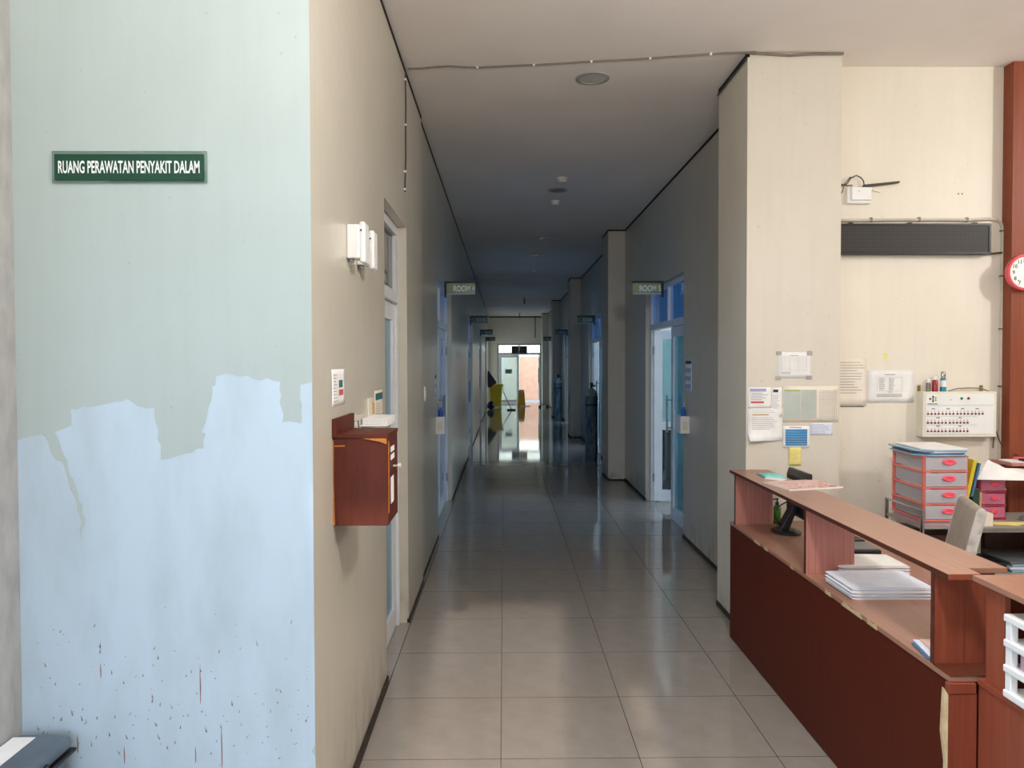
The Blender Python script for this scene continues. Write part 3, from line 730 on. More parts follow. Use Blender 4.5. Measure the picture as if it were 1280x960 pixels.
# ------------------------------------------------------------------ notices on the pillar and wall
def sheet(name, label, fr, u0, u1, v0, v1, m='paper', n0=0.0004, cat='notice', group=None, curl=0.0, base_n=0.0):
    nu, nv = 6, 6
    mb = fr.mb()
    V = []
    for i in range(nu + 1):
        row = []
        for j in range(nv + 1):
            a, b = i / nu, j / nv
            n = base_n + n0 + 0.0015 * (0.5 + 0.5 * math.sin(3.1 * a * 2 + b * 4 + u0 * 9)) + curl * max(0, (0.35 - b)) ** 2 * max(0, 1 - a) * 8
            row.append(mb.v((u0 + (u1 - u0) * a, v0 + (v1 - v0) * b, n)))
        V.append(row)
    for i in range(nu):
        for j in range(nv): mb.bm.faces.new((V[i][j], V[i + 1][j], V[i + 1][j + 1], V[i][j + 1]))
    o = mb.build(name, m, smooth=True)
    o.modifiers.new('thick', 'SOLIDIFY').thickness = 0.0006
    tag(o, label, cat, group)
    o['_n'] = base_n + n0 + 0.0024
    return o
def blocks(o, fr, rects, m, name='print', dn=0.0):
    mb = fr.mb()
    n = o['_n'] + dn
    for a, b, c, d in rects: mb.box(a, b, c, d, n, n + 0.0003)
    return mb.build(name, m, o)
def lines(u0, u1, v0, v1, k, fill=0.45, seed=1, ragged_=True):
    rr = random.Random(seed); out = []
    h = (v1 - v0) / k
    for i in range(k):
        v = v1 - (i + 0.5) * h
        out.append((u0, u0 + (u1 - u0) * (rr.uniform(0.6, 1.0) if ragged_ else 1.0), v - h * fill / 2, v + h * fill / 2))
    return out
def grid(u0, u1, v0, v1, nu, nv, t=0.0012):
    out = [(u0 + (u1 - u0) * i / nu - t / 2, u0 + (u1 - u0) * i / nu + t / 2, v0, v1) for i in range(nu + 1)]
    out += [(u0, u1, v0 + (v1 - v0) * j / nv - t / 2, v0 + (v1 - v0) * j / nv + t / 2) for j in range(nv + 1)]
    return out
PF = front_frame(4.66)
s = sheet('notice', 'white table notice taped highest on the pillar above the big grid sheet', PF, 1.692, 1.895, 1.610, 1.772)
blocks(s, PF, grid(1.712, 1.872, 1.655, 1.742, 3, 9, 0.0008) + [(1.765, 1.82, 1.748, 1.752)] + lines(1.712, 1.80, 1.635, 1.650, 2, seed=4), 'ink')
for a, b, c, d in ((1.680, 1.715, 1.752, 1.776), (1.872, 1.906, 1.750, 1.778), (1.676, 1.712, 1.598, 1.622), (1.868, 1.905, 1.600, 1.626)):
    PF.mb().box(a, b, c, d, 0.0030, 0.0034).build('tape', 'tape', s)
s = sheet('notice', 'white notice with violet and red headings at the left edge of the pillar', PF, 1.508, 1.652, 1.425, 1.555)
blocks(s, PF, [(1.520, 1.62, 1.528, 1.546)], 'ink_violet'); blocks(s, PF, [(1.526, 1.606, 1.456, 1.468)], 'ink_red'); blocks(s, PF, lines(1.526, 1.632, 1.474, 1.522, 5, 0.3, 8), 'ink')
s = sheet('notice', 'narrow white notice with a dark stamp left of the big grid sheet', PF, 1.654, 1.718, 1.37, 1.553)
blocks(s, PF, [(1.664, 1.695, 1.523, 1.540)], 'ink_dark'); blocks(s, PF, lines(1.662, 1.708, 1.42, 1.51, 8, 0.2, 9), 'ink')
s = sheet('notice', 'white handwritten sheet with a curled lower corner under the red headed notice', PF, 1.506, 1.722, 1.225, 1.424, curl=0.05, base_n=0.0005)
blocks(s, PF, [(1.535, 1.636, 1.381, 1.388)], 'folder_tan'); blocks(s, PF, lines(1.53, 1.70, 1.29, 1.372, 7, 0.2, 11) + lines(1.53, 1.70, 1.395, 1.418, 2, 0.2, 12), 'ink')
s = sheet('grid_sheet', 'large sheet with green and white schedule grids on the pillar', PF, 1.724, 2.068, 1.338, 1.562, 'paper_warm')
blocks(s, PF, [(1.732, 1.832, 1.362, 1.538), (1.836, 1.932, 1.362, 1.538)], 'ink_green'); blocks(s, PF, grid(1.732, 1.832, 1.362, 1.538, 14, 22, 0.0007) + grid(1.836, 1.932, 1.362, 1.538, 14, 22, 0.0007) + grid(1.952, 2.058, 1.362, 1.534, 9, 15, 0.0010), 'ink', dn=0.0003)
blocks(s, PF, [(1.734, 1.832, 1.530, 1.537)], 'logo_green', dn=0.0006)
s = sheet('blue_table', 'white card with blue table rows below the big grid sheet', PF, 1.726, 1.892, 1.178, 1.314, base_n=0.002)
blocks(s, PF, [(1.740, 1.876, 1.196 + 0.0145 * k, 1.2075 + 0.0145 * k) for k in range(7)], 'ink_blue'); blocks(s, PF, [(1.740, 1.876, 1.194 + 0.0145 * k, 1.198 + 0.0145 * k) for k in range(7)], 'ink_navy', dn=0.0003)
blocks(s, PF, [(1.765, 1.84, 1.303, 1.308)], 'ink')
s = sheet('notice', 'small bluish notice right of the blue table card', PF, 1.897, 2.034, 1.257, 1.333, 'paper_blue')
blocks(s, PF, lines(1.905, 2.02, 1.265, 1.328, 6, 0.22, 14), 'ink_violet')
s = sheet('sticky_note', 'yellow sticky note hanging below the blue table card', PF, 1.763, 1.838, 1.070, 1.182, 'yellow_note', base_n=0.0045, cat='note')
blocks(s, PF, lines(1.773, 1.83, 1.085, 1.15, 5, 0.12, 15), 'ink')
WF = front_frame(4.87)
s = sheet('notice', 'faded pinkish list taped on the wall next to the pillar edge', WF, 2.12, 2.345, 1.422, 1.735, 'paper_warm')
blocks(s, WF, lines(2.15, 2.335, 1.50, 1.715, 12, 0.22, 17), 'ink'); blocks(s, WF, [(2.175, 2.33, 1.418, 1.423)], 'ink_dark')
s = sheet('notice', 'white laminated table notice on the wall left of the call panel', WF, 2.350, 2.652, 1.445, 1.655, base_n=0.001)
blocks(s, WF, grid(2.415, 2.575, 1.52, 1.61, 2, 1, 0.0012) + lines(2.425, 2.47, 1.525, 1.605, 9, 0.4, 18) + lines(2.488, 2.53, 1.525, 1.605, 9, 0.4, 19) + [(2.46, 2.53, 1.624, 1.630), (2.485, 2.51, 1.512, 1.516)] + lines(2.41, 2.575, 1.482, 1.503, 3, 0.5, 20, False), 'ink')
for k, (a, b, c, d) in enumerate(((2.405, 2.43, 1.715, 1.735), (2.452, 2.482, 1.70, 1.72), (2.50, 2.525, 1.705, 1.72), (2.455, 2.480, 1.722, 1.765))):
    mb = WF.mb().box(a, b, c, d, 0, 0.0006)
    tag(mb.build('tape_scrap', 'yellow_note' if k == 3 else 'paper_warm'), ('leftmost scrap of old tape on the wall above the laminated notice', 'middle whitish scrap of old tape above the laminated notice', 'rightmost scrap of old tape on the wall above the laminated notice', 'upright yellowed scrap of tape highest above the laminated notice')[k], 'tape', 'old tape scraps')

# ------------------------------------------------------------------ things on the reception wall
ld = thing('led_sign', 'long black dot matrix display board on the reception wall', 'display', (2.6, 4.87, 2.49))
bx('housing', 'black', ld, 2.095, 3.108, 4.815, 4.869, 2.396, 2.590, bevel=0.002)
bx('matrix', 'led', ld, 2.10, 3.095, 4.8125, 4.815, 2.408, 2.580)
mb = MB().box(2.095, 3.108, 4.808, 4.815, 2.396, 2.410).box(2.095, 3.108, 4.808, 4.815, 2.578, 2.590).box(3.094, 3.108, 4.808, 4.815, 2.41, 2.578)
mb.build('bezel', 'black', ld, bevel=0.001)
for x in (2.22, 2.60, 3.02): bx('hanger_clip', 'blackmetal', ld, x - 0.012, x + 0.012, 4.83, 4.869, 2.59, 2.60)
# router
ro = thing('wifi_router', 'small white wifi router with cables above the display board', 'router', (2.28, 4.87, 2.77))
bx('back_shell', 'white', ro, 2.200, 2.356, 4.845, 4.869, 2.722, 2.828, bevel=0.01)
bx('front_cover', 'white', ro, 2.222, 2.352, 4.832, 4.846, 2.742, 2.826, bevel=0.012, seg=3)
bx('mark', 'ink', ro, 2.262, 2.276, 4.8312, 4.832, 2.798, 2.801)
MB().prism([(2.30, 4.855, 2.828), (2.318, 4.855, 2.828), (2.532, 4.845, 2.853), (2.540, 4.845, 2.862), (2.535, 4.845, 2.866), (2.31, 4.855, 2.846)], (0, 0.010, 0)).build('antenna', 'cable_dark', ro)
MB().prism([(2.36, 4.86, 2.815), (2.42, 4.86, 2.797), (2.424, 4.86, 2.806), (2.36, 4.86, 2.824)], (0, 0.006, 0)).build('antenna', 'paper_warm', ro, props={'label': 'second, pale antenna'})
MB().tube([(2.10, 4.862, 2.855), (2.16, 4.855, 2.835), (2.20, 4.85, 2.85), (2.222, 4.845, 2.885), (2.255, 4.842, 2.902), (2.285, 4.845, 2.890), (2.306, 4.85, 2.868), (2.312, 4.85, 2.830)], 0.0035).build('cable', 'cable_dark', ro, smooth=True)
MB().tube([(2.10, 4.86, 2.845), (2.15, 4.85, 2.850), (2.20, 4.85, 2.838), (2.235, 4.85, 2.840)], 0.0035).build('cable', 'cable_dark', ro, smooth=True)
MB().tube([(2.10, 4.862, 2.738), (2.14, 4.855, 2.76), (2.17, 4.85, 2.80), (2.185, 4.85, 2.85), (2.22, 4.845, 2.893)], 0.003).build('cable', 'cable_dark', ro, smooth=True)
# conduit along the wall and down
cd = thing('wall_conduit', 'pale cable conduit running above the display board and down the wall edge', 'conduit', (2.7, 4.87, 2.62))
MB().tube([(2.08, 4.86, 2.617), (2.6, 4.86, 2.622), (3.0, 4.86, 2.620), (3.12, 4.86, 2.628), (3.175, 4.86, 2.622), (3.203, 4.86, 2.60), (3.213, 4.86, 2.56), (3.212, 4.86, 2.3), (3.216, 4.86, 1.7), (3.212, 4.86, 1.2), (3.21, 4.86, 0.8)], 0.0105).build('pipe', 'conduit', cd, smooth=True)
for x, z in ((2.36, 2.62), (2.67, 2.622), (2.98, 2.62)): bx('clip', 'cable', cd, x - 0.006, x + 0.006, 4.848, 4.869, z - 0.012, z + 0.016)
for z in (2.55, 2.26, 1.92, 1.55): bx('clip', 'cable', cd, 3.198, 3.228, 4.848, 4.869, z - 0.005, z + 0.005)
MB().tube([(3.10, 4.85, 2.404), (3.15, 4.852, 2.405), (3.205, 4.85, 2.410)], 0.006).build('power_lead', 'cable_dark', cd)
# nurse call panel
nc = thing('nurse_call_panel', 'cream nurse call panel with rows of red buttons on the wall', 'panel', (2.9, 4.87, 1.23))
bx('case', 'ivory', nc, 2.672, 3.146, 4.795, 4.869, 1.228, 1.518, bevel=0.003)
bx('face_plate', 'white', nc, 2.690, 3.128, 4.7925, 4.796, 1.248, 1.502, bevel=0.001)
bm_ = MB().lathe([(0.0065, 0), (0.0065, -0.004), (0.004, -0.006)], (0, 0, 0), 8, 'y')
btn = bm_.build('button', 'red_button', nc)
def place_btn(o, x, z, first):
    o = o if first else o.copy()
    if not first: COL.objects.link(o)
    o.location = (x, 4.7925, z); return o
xs1 = [2.703 + 0.0228 * i + (0.0030 * (i // 4)) for i in range(16)]
xs2 = [2.703 + 0.0228 * i + (0.004 if i > 5 else 0) for i in range(12)]
fst = True; marks = []
for xs, z in ((xs1, 1.377), (xs2, 1.320), (xs2, 1.266)):
    for x in xs:
        place_btn(btn, x, z, fst); fst = False
        marks.append((x - 0.0035, x + 0.0035, z + 0.011, z + 0.0125)); marks.append((x - 0.001, x + 0.001, z + 0.0125, z + 0.021))
for a, b, z in ((2.727, 2.748, 1.409), (2.822, 2.843, 1.409), (2.915, 2.936, 1.409), (3.008, 3.03, 1.409), (2.757, 2.78, 1.352), (2.90, 2.92, 1.352), (2.757, 2.78, 1.298), (2.90, 2.92, 1.298), (2.700, 2.765, 1.440)):
    marks.append((a, b, z - 0.0025, z + 0.0025))
NF = front_frame(4.7925)
mb = NF.mb()
for a, b, c, d in marks: mb.box(a, b, c, d, 0, 0.0004)
mb.build('captions', 'ink_dark', nc, props={'kind': 'stuff'})
mb = NF.mb()
for z in (1.428, 1.360, 1.305): mb.box(2.70, 3.12 if z > 1.4 else 3.02, z - 0.0006, z + 0.0006, 0, 0.0004)
mb.box(2.69, 3.128, 1.4325, 1.434, 0, 0.0004)
mb.build('rule_lines', 'ink', nc)
for x, z, m_ in ((2.717, 1.472, 'black'), (2.735, 1.486, 'black'), (2.735, 1.458, 'black'), (2.735, 1.472, 'folder_grey'), (2.752, 1.479, 'logo_green'), (2.752, 1.464, 'logo_green')):
    mb = NF.mb(); mb.prism([(x - 0.008, z, 0), (x, z - 0.008, 0), (x + 0.008, z, 0), (x, z + 0.008, 0)], (0, 0, 0.0006)); mb.build('emblem', m_, nc)
MB().lathe([(0.008, 0), (0.008, -0.004), (0.005, -0.007)], (2.918, 4.7925, 1.475), 12, 'y').build('button', 'green_button', nc, props={'label': 'green button'})
MB().lathe([(0.008, 0), (0.008, -0.004), (0.005, -0.007)], (2.962, 4.7925, 1.475), 12, 'y').build('button', 'red_button', nc, props={'label': 'larger red button'})
MB().lathe([(0.003, 0), (0.003, -0.002)], (2.848, 4.7925, 1.466), 8, 'y').build('keyhole', 'ink_dark', nc)
MB().tube([(2.86, 4.84, 1.520), (2.92, 4.845, 1.536), (3.0, 4.85, 1.540), (3.08, 4.85, 1.536), (3.14, 4.855, 1.515), (3.17, 4.855, 1.46), (3.178, 4.855, 1.38), (3.172, 4.855, 1.28), (3.165, 4.855, 1.15)], 0.004).build('cable', 'cable', nc, smooth=True)
MB().tube([(3.148, 4.86, 1.43), (3.165, 4.86, 1.35), (3.185, 4.86, 1.26), (3.21, 4.85, 1.18), (3.23, 4.80, 1.13), (3.26, 4.745, 1.112)], 0.0035).build('cable', 'cable_dark', nc, smooth=True)
for x in (2.684, 3.09): bx('hanger', 'brass', nc, x - 0.008, x + 0.008, 4.86, 4.869, 1.518, 1.556)
# bottles on the panel
for nm, lb, x, r, h, m, cap in (('spray_bottle', 'small clear bottle on top of the call panel', 2.722, 0.013, 0.050, 'clear_bottle', 'white'),
                                ('medicine_bottle', 'dark red bottle with white cap on top of the call panel', 2.765, 0.018, 0.068, 'red_bottle', 'white'),
                                ('spray_bottle', 'tall clear bottle with blue label on top of the call panel', 2.818, 0.019, 0.078, 'blue_label', 'clear_bottle')):
    t = thing(nm, lb, 'bottle', (x, 4.825, 1.518), 'bottles on the call panel')
    MB().lathe([(r, 0), (r, h), (r * 0.65, h + 0.008)], (x, 4.825, 1.518), 18).build('bottle', m, t, smooth=True)
    MB().lathe([(r * 0.7, h + 0.008), (r * 0.7, h + (0.045 if r > 0.0185 else 0.026)), (r * 0.5, h + (0.05 if r > 0.0185 else 0.03))], (x, 4.825, 1.518), 16).build('cap', cap, t, smooth=True)
    if m == 'blue_label': MB().lathe([(r + 0.0006, 0.030), (r + 0.0006, 0.072)], (x, 4.825, 1.518), 18).build('label_band', 'white', t, smooth=True)
# wooden column with wall clock
wp = tag(MB().box(3.214, 4.2, 4.772, 4.869, 0, ZC - 0.001).build('wood_panel', 'panel_wood', bevel=0.002), 'tall reddish brown wooden panel at the end of the reception wall', 'panel')
wp['kind'] = 'structure'; wp.name = 'trim_panel'; del wp['category']
ck = thing('wall_clock', 'round wall clock with a pinkish red rim on the wooden panel', 'clock', (3.282, 4.772, 2.27))
MB().lathe([(0.112, 0), (0.116, -0.02), (0.114, -0.036), (0.104, -0.040), (0.096, -0.032)], (3.282, 4.771, 2.27), 48, 'y').build('rim', 'clock_rim', ck, smooth=True)
MB().lathe([(0.098, 0), (0.098, -0.0335)], (3.282, 4.771, 2.27), 48, 'y').build('dial', 'white', ck)
CF = front_frame(4.7375)
for k in range(1, 13):
    a = R(90 - 30 * k)
    text(str(k), CF, 3.282 + 0.076 * math.cos(a), 2.27 + 0.076 * math.sin(a), 0.025, 'ink_dark', ck, name='numeral', bold=0.02)
for a, L, wd in ((40, 0.045, 0.004), (10, 0.066, 0.003)):
    mb = CF.mb(); ca, sa = math.cos(R(a)), math.sin(R(a)); cx, cz = 3.282, 2.27
    mb.prism([(cx - sa * -wd, cz - ca * wd, 0.001), (cx + ca * L, cz + sa * L, 0.001), (cx - sa * wd, cz + ca * wd, 0.001)], (0, 0, 0.001)); mb.build('hand', 'black', ck)
MB().lathe([(0.006, 0), (0.006, -0.003)], (3.282, 4.7375, 2.27), 12, 'y').build('hub', 'black', ck)
bx('badge', 'green_button', ck, 3.232, 3.240, 4.7368, 4.7376, 2.214, 2.222)
# marks left on the wall
mb = WF.mb()
for x, z in ((2.93, 2.79), (2.955, 2.79)): mb.box(x - 0.004, x + 0.004, z - 0.004, z + 0.004, 0, 0.001)
tag(mb.build('screw_holes', 'ink_dark'), 'pair of small dark screw holes in the wall above the display board', 'hole', kind='stuff')

# ------------------------------------------------------------------ trolley, drawers, papers, chair
tr = thing('steel_trolley', 'steel trolley table behind the counter carrying the drawer units', 'trolley', (2.85, 4.5, 0))
TX0, TX1, TY0, TY1 = 2.397, 3.42, 4.296, 4.70
for x in (TX0, TX1):
    for y in (TY0, TY1): MB().tube([(x, y, 0), (x, y, 0.86 if x == TX0 else 0.77)], 0.011, 10).build('leg', 'chrome', tr, smooth=True)
MB().tube([(2.93, TY1, 0), (2.93, TY1, 0.74)], 0.012, 10).build('leg', 'steel', tr, smooth=True)
bx('table_top', 'grey_top', tr, TX0 - 0.005, TX1 + 0.01, TY0 - 0.005, TY1 + 0.01, 0.750, 0.762, bevel=0.002)
bx('apron', 'steel', tr, TX0 + 0.3, TX1, TY0 + 0.002, TY0 + 0.014, 0.728, 0.750)
bx('lower_shelf', 'grey_top', tr, TX0 - 0.005, TX1 + 0.01, TY0 - 0.005, TY1 + 0.01, 0.47, 0.49, bevel=0.003)
MB().tube([(TX0, TY0, 0.855), (TX0, TY1, 0.855)], 0.007, 10).build('rail', 'chrome', tr, smooth=True)
MB().tube([(TX0, 4.60, 0.74), (TX0, 4.60, 0.60), (TX0, 4.56, 0.565), (TX0, 4.34, 0.565)], 0.005, 8).build('side_rail', 'ivory', tr, smooth=True)
MB().tube([(TX0, 4.65, 0.74), (TX0, 4.65, 0.55)], 0.005, 8).build('side_rail', 'ivory', tr, smooth=True)
tag(bx('storage_box', 'dark_brown', None, 2.47, 2.66, 4.36, 4.70, 0.491, 0.70, bevel=0.005), 'dark box on the lower shelf of the trolley below the coral drawers', 'box')
tag(bx('storage_box', 'white', None, 2.70, 2.90, 4.55, 4.72, 0.491, 0.72, bevel=0.005), 'white box on the lower shelf behind the beige chair', 'box')
# coral drawer unit
def drawer_unit(name, label, x0, x1, y0, y1, z0, z1, n, frame_m, pane_m, handle_m, body_m, post=0.016):
    t = thing(name, label, 'drawers', ((x0 + x1) / 2, (y0 + y1) / 2, z0))
    mb = MB()
    for x in (x0, x1 - post):
        for y in (y0 + 0.008, y1 - post): mb.box(x, x + post, y, y + post, z0, z1)
    mb.build('upright', frame_m, t, bevel=0.002)
    h = (z1 - z0) / n
    for k in range(n + 1):
        z = min(z0 + k * h, z1 - 0.012)
        mb = MB().box(x0 - 0.001, x0 + 0.006, y0 + 0.01, y1, z - 0.004 * (k > 0), z + 0.010).box(x1 - 0.006, x1 + 0.001, y0 + 0.01, y1, z - 0.004 * (k > 0), z + 0.010).box(x0 - 0.001, x1 + 0.001, y0 + 0.002, y0 + 0.014, z, z + 0.010).box(x0, x1, y1 - 0.012, y1, z, z + 0.01)
        mb.build('rail', frame_m, t, bevel=0.0015)
    if n == 4: bx('top_plate', frame_m, t, x0, x1, y0 + 0.002, y1, z1 - 0.004, z1)
    for k in range(n):
        a, b = z0 + k * h + 0.013, z0 + (k + 1) * h - 0.004
        d = MB().box(x0 + 0.010, x1 - 0.010, y0, y0 + 0.004, a, b).box(x0 + 0.010, x0 + 0.013, y0 + 0.004, y1 - 0.02, a, b).box(x1 - 0.013, x1 - 0.010, y0 + 0.004, y1 - 0.02, a, b).build('drawer', body_m, t, bevel=0.001)
        cx, cz = (x0 + x1) / 2 + (x1 - x0) * 0.06, a + (b - a) * 0.60
        hw = (x1 - x0) * 0.16
        q = MB(); q.M = Matrix.Translation((cx, y0, cz)) @ Matrix.Diagonal((hw, 1, hw * 0.42, 1))
        q.lathe([(1.0, 0), (1.0, -0.004), (0.8, -0.011), (0.55, -0.011), (0.45, -0.003)], (0, 0, 0), 24, 'y'); q.build('handle', handle_m, d, smooth=True)
        rr = random.Random(k + n * 7)
        q = MB()
        for j in range(3):
            u = x0 + 0.018 + rr.uniform(0, 0.02); q.box(u, u + (x1 - x0) * rr.uniform(0.55, 0.8), y0 + 0.006 + 0.02 * j, y0 + 0.006 + 0.02 * j + 0.4 * (y1 - y0), a + 0.002 + 0.011 * j, a + 0.012 + 0.011 * j)
        q.build('contents', ('paper_blue', 'paper', 'folder_clear', 'lilac')[(k + n) % 4] if n == 4 else ('folder_grey', 'paper', 'lilac')[k], d)
    return t
drawer_unit('drawer_unit', 'coral framed four drawer plastic unit on the trolley', 2.412, 2.670, 4.31, 4.665, 0.79, 1.168, 4, 'coral', 'clear_drawer', 'pink_handle', 'clear_drawer')
MB().box(2.42, 2.662, 4.325, 4.655, 0.7625, 0.79).build('plinth', 'lilac', [o for o in D.objects if o.name == 'drawer_unit'][0])
drawer_unit('drawer_unit', 'small magenta three drawer box under the folded white paper', 2.842, 3.005, 4.48, 4.66, 0.7625, 1.005, 3, 'magenta', 'pink_clear', 'pink_handle', 'pink_clear', 0.012)
# folders and papers on the coral unit
rf = random.Random(11)
for k, (m, lb) in enumerate((('folder_clear', 'pale blue folder at the bottom of the pile on the coral drawers'), ('folder_blue', 'darker blue folder second in the pile on the coral drawers'), ('paper_blue', 'bluish paper sheaf in the pile on the coral drawers'), ('folder_clear', 'pale blue plastic folder near the top of the pile on the coral drawers'), ('paper', 'white paper sheaf lying topmost on the coral drawers'), )):
    z = 1.168 + 0.0088 * k
    d = rf.uniform(-0.015, 0.015); e = rf.uniform(-0.02, 0.02); s_ = 0.02 * k
    x0, x1 = 2.372 + (0.03 if k in (2, 4) else 0.0) + d, 2.65 + e
    tag(MB().prism([(x0, 4.36 - s_ * 0.3, z), (x0 + 0.06, 4.295, z), (x1, 4.30 + d, z), (x1 + 0.012, 4.66, z), (x0 + 0.02, 4.66, z)], (0, 0, 0.0082)).build('folder', m, bevel=0.002), lb, 'folder', 'folders on the coral drawer unit')
# leaning folders right of the drawers
def leaning(label, m, x, y, z, w_, h, lean, t=0.012, yaw=0):
    q = MB(); q.M = Matrix.Translation((x, y, z)) @ Matrix.Rotation(R(yaw), 4, 'Z') @ Matrix.Rotation(R(lean), 4, 'Y')
    q.box(0, t, 0, w_, 0, h)
    return tag(q.build('folder', m, bevel=0.002), label, 'folder', 'folders standing beside the coral drawers')
leaning('yellow folder leaning right of the coral drawers', 'folder_yellow', 2.684, 4.36, 0.92, 0.22, 0.225, 12, 0.022)
leaning('grey blue folder behind the yellow folder beside the coral drawers', 'folder_clear', 2.676, 4.44, 0.92, 0.22, 0.235, 5, 0.006)
leaning('blue folder leaning against the yellow folder', 'folder_blue', 2.717, 4.36, 0.925, 0.22, 0.20, 13, 0.012)
leaning('dark green binder standing on the trolley beside the magenta box', 'folder_green', 2.748, 4.40, 0.7645, 0.24, 0.20, 2, 0.036)
leaning('black binder standing on the trolley behind the green binder', 'black', 2.695, 4.42, 0.7625, 0.24, 0.155, 0, 0.036)
leaning('tan folder standing right of the dark green binder', 'folder_tan', 2.790, 4.40, 0.7625, 0.22, 0.18, 1, 0.014)
tag(bx('note_box', 'paper_warm', None, 2.735, 2.815, 4.31, 4.36, 0.7625, 0.835), 'small cream note box on the trolley behind the chair', 'box')
tag(MB().prism([(2.80, 4.37, 0.7625), (2.96, 4.31, 0.7625), (3.10, 4.40, 0.7625), (2.88, 4.42, 0.7625)], (0, 0, 0.002)).build('yellow_paper', 'yellow_note'), 'pale yellow paper on the front of the trolley top', 'paper')
tag(MB().tube([(3.08, 4.46, 0.775), (3.12, 4.5, 0.775), (3.16, 4.47, 0.775), (3.13, 4.42, 0.775)], 0.012, 8).build('cable_coil', 'folder_grey', smooth=True), 'coiled grey cable right of the magenta box', 'cable')
# folded white sheet over the magenta box
fs = MB()
a = [fs.v(p) for p in ((2.80, 4.44, 1.012), (3.17, 4.38, 1.012), (3.22, 4.62, 1.05), (2.955, 4.58, 1.11), (3.01, 4.5, 1.07), (2.82, 4.56, 1.02))]
fs.bm.faces.new((a[0], a[1], a[4])); fs.bm.faces.new((a[1], a[2], a[4])); fs.bm.faces.new((a[4], a[3], a[0])); fs.bm.faces.new((a[3], a[5], a[0]))
fo = fs.build('folded_paper', 'paper'); fo.modifiers.new('s', 'SOLIDIFY').thickness = 0.002
tag(fo, 'large folded white paper lying over the small magenta drawers', 'paper')
# folders on the lower shelf
for k, (m, lb) in enumerate((('folder_clear', 'pale blue folder lowest on the trolley shelf'), ('paper_blue', 'bluish sheaf second from below on the trolley shelf'), ('folder_clear', 'pale blue folder third from below on the trolley shelf'), ('folder_grey', 'glossy grey folder lying topmost on the trolley shelf'))):
    z = 0.491 + 0.016 * k; d = 0.012 * (k % 2)
    tag(MB().prism([(2.93 - d, 4.31, z), (3.30, 4.32 + d, z), (3.30, 4.62, z), (2.92, 4.64, z)], (0, 0, 0.0145)).build('folder', m, bevel=0.003), lb, 'folder', 'folders on the lower trolley shelf')
for k, (m, lb) in enumerate((('folder_grey', 'grey folder under the dark folder at the left of the trolley shelf'), ('black', 'dark folder on top at the left of the trolley shelf'))):
    z = 0.491 + 0.03 * k
    tag(MB().prism([(2.72, 4.33, z), (2.90, 4.31, z), (2.905, 4.53, z), (2.72, 4.53, z)], (0, 0, 0.028)).build('folder', m, bevel=0.003), lb, 'folder', 'folders on the lower trolley shelf')
tag(bx('cabinet_box', 'dark_brown', None, 2.985, 3.38, 4.645, 4.745, 0.4905, 0.733), 'dark brown cabinet box behind the folders on the lower trolley shelf', 'cabinet')
# dark cabinet and desk hutch on the right
hb = thing('desk_hutch', 'dark brown desk with a small raised shelf against the wooden panel', 'desk', (3.5, 4.6, 0))
bx('side_panel', 'dark_brown', hb, 3.44, 3.46, 4.15, 4.76, 0.0, 0.74, bevel=0.001)
bx('side_panel', 'dark_brown', hb, 4.12, 4.14, 4.15, 4.76, 0.0, 0.74, bevel=0.001)
bx('back_panel', 'dark_brown', hb, 3.46, 4.12, 4.74, 4.76, 0.0, 1.06)
bx('desk_top', 'wood_top', hb, 3.44, 4.15, 4.10, 4.77, 0.74, 0.765, bevel=0.002)
bx('raised_shelf', 'wood_post', hb, 3.09, 4.15, 4.56, 4.768, 1.072, 1.09, bevel=0.002)
bx('shelf_support', 'dark_brown', hb, 3.45, 3.47, 4.56, 4.76, 0.765, 1.072)
tag(MB().box(3.10, 3.20, 4.585, 4.70, 1.0905, 1.098).build('notepad', 'paper'), 'white notepad on the raised shelf by the wooden panel', 'notepad')
tag(bx('stapler', 'black', None, 3.175, 3.235, 4.58, 4.63, 1.0985, 1.112, bevel=0.003), 'black stapler on the raised shelf by the wooden panel', 'stapler')
tag(bx('eraser', 'pink_handle', None, 3.19, 3.25, 4.66, 4.70, 1.0985, 1.112, bevel=0.003), 'pink eraser on the raised shelf by the wooden panel', 'eraser')
# chair
ch = thing('upholstered_chair', 'taupe upholstered high back chair behind the counter', 'chair', (2.2, 3.85, 0))
P0, P1 = Vector((2.43, 4.00, 0)), Vector((2.285, 3.60, 0))
uu = (P1 - P0).normalized(); nn = Vector((-uu.y, uu.x, 0)); 
if nn.x > 0: nn = -nn
Wd = (P1 - P0).length
def cp(u, n, z): return P0 + uu * u + nn * n + Vector((0, 0, z))
# side profile of the back: leans back (towards +x) as it rises
prof = [(0.14, 0.44), (0.055, 0.80), (0.012, 0.985), (0.0, 1.00), (-0.02, 1.004), (-0.036, 0.985), (0.006, 0.80), (0.085, 0.42)]
mb = MB(); mb.prism([cp(0.012, n_, z_) for n_, z_ in prof], uu * (Wd - 0.024)); bk = mb.build('backrest', 'seat', ch, bevel=0.012, seg=3)
for u_ in (0.004, Wd - 0.012):
    mb = MB(); mb.prism([cp(u_, n_ * 0.98 + 0.0, z_) for n_, z_ in prof], uu * 0.008); mb.build('side_piping', 'seat_edge', ch, bevel=0.003)
mb = MB(); mb.prism([cp(0, 0.06, 0.40), cp(Wd, 0.06, 0.40), cp(Wd, 0.48, 0.40), cp(0, 0.48, 0.40)], (0, 0, 0.09)); mb.build('seat', 'seat', ch, bevel=0.02, seg=3)
for u_, n_ in ((0.03, 0.10), (Wd - 0.03, 0.10), (0.03, 0.44), (Wd - 0.03, 0.44)):
    MB().tube([cp(u_, n_, 0), cp(u_, n_, 0.42)], [0.012, 0.017], 8).build('leg', 'dark_brown', ch, smooth=True)

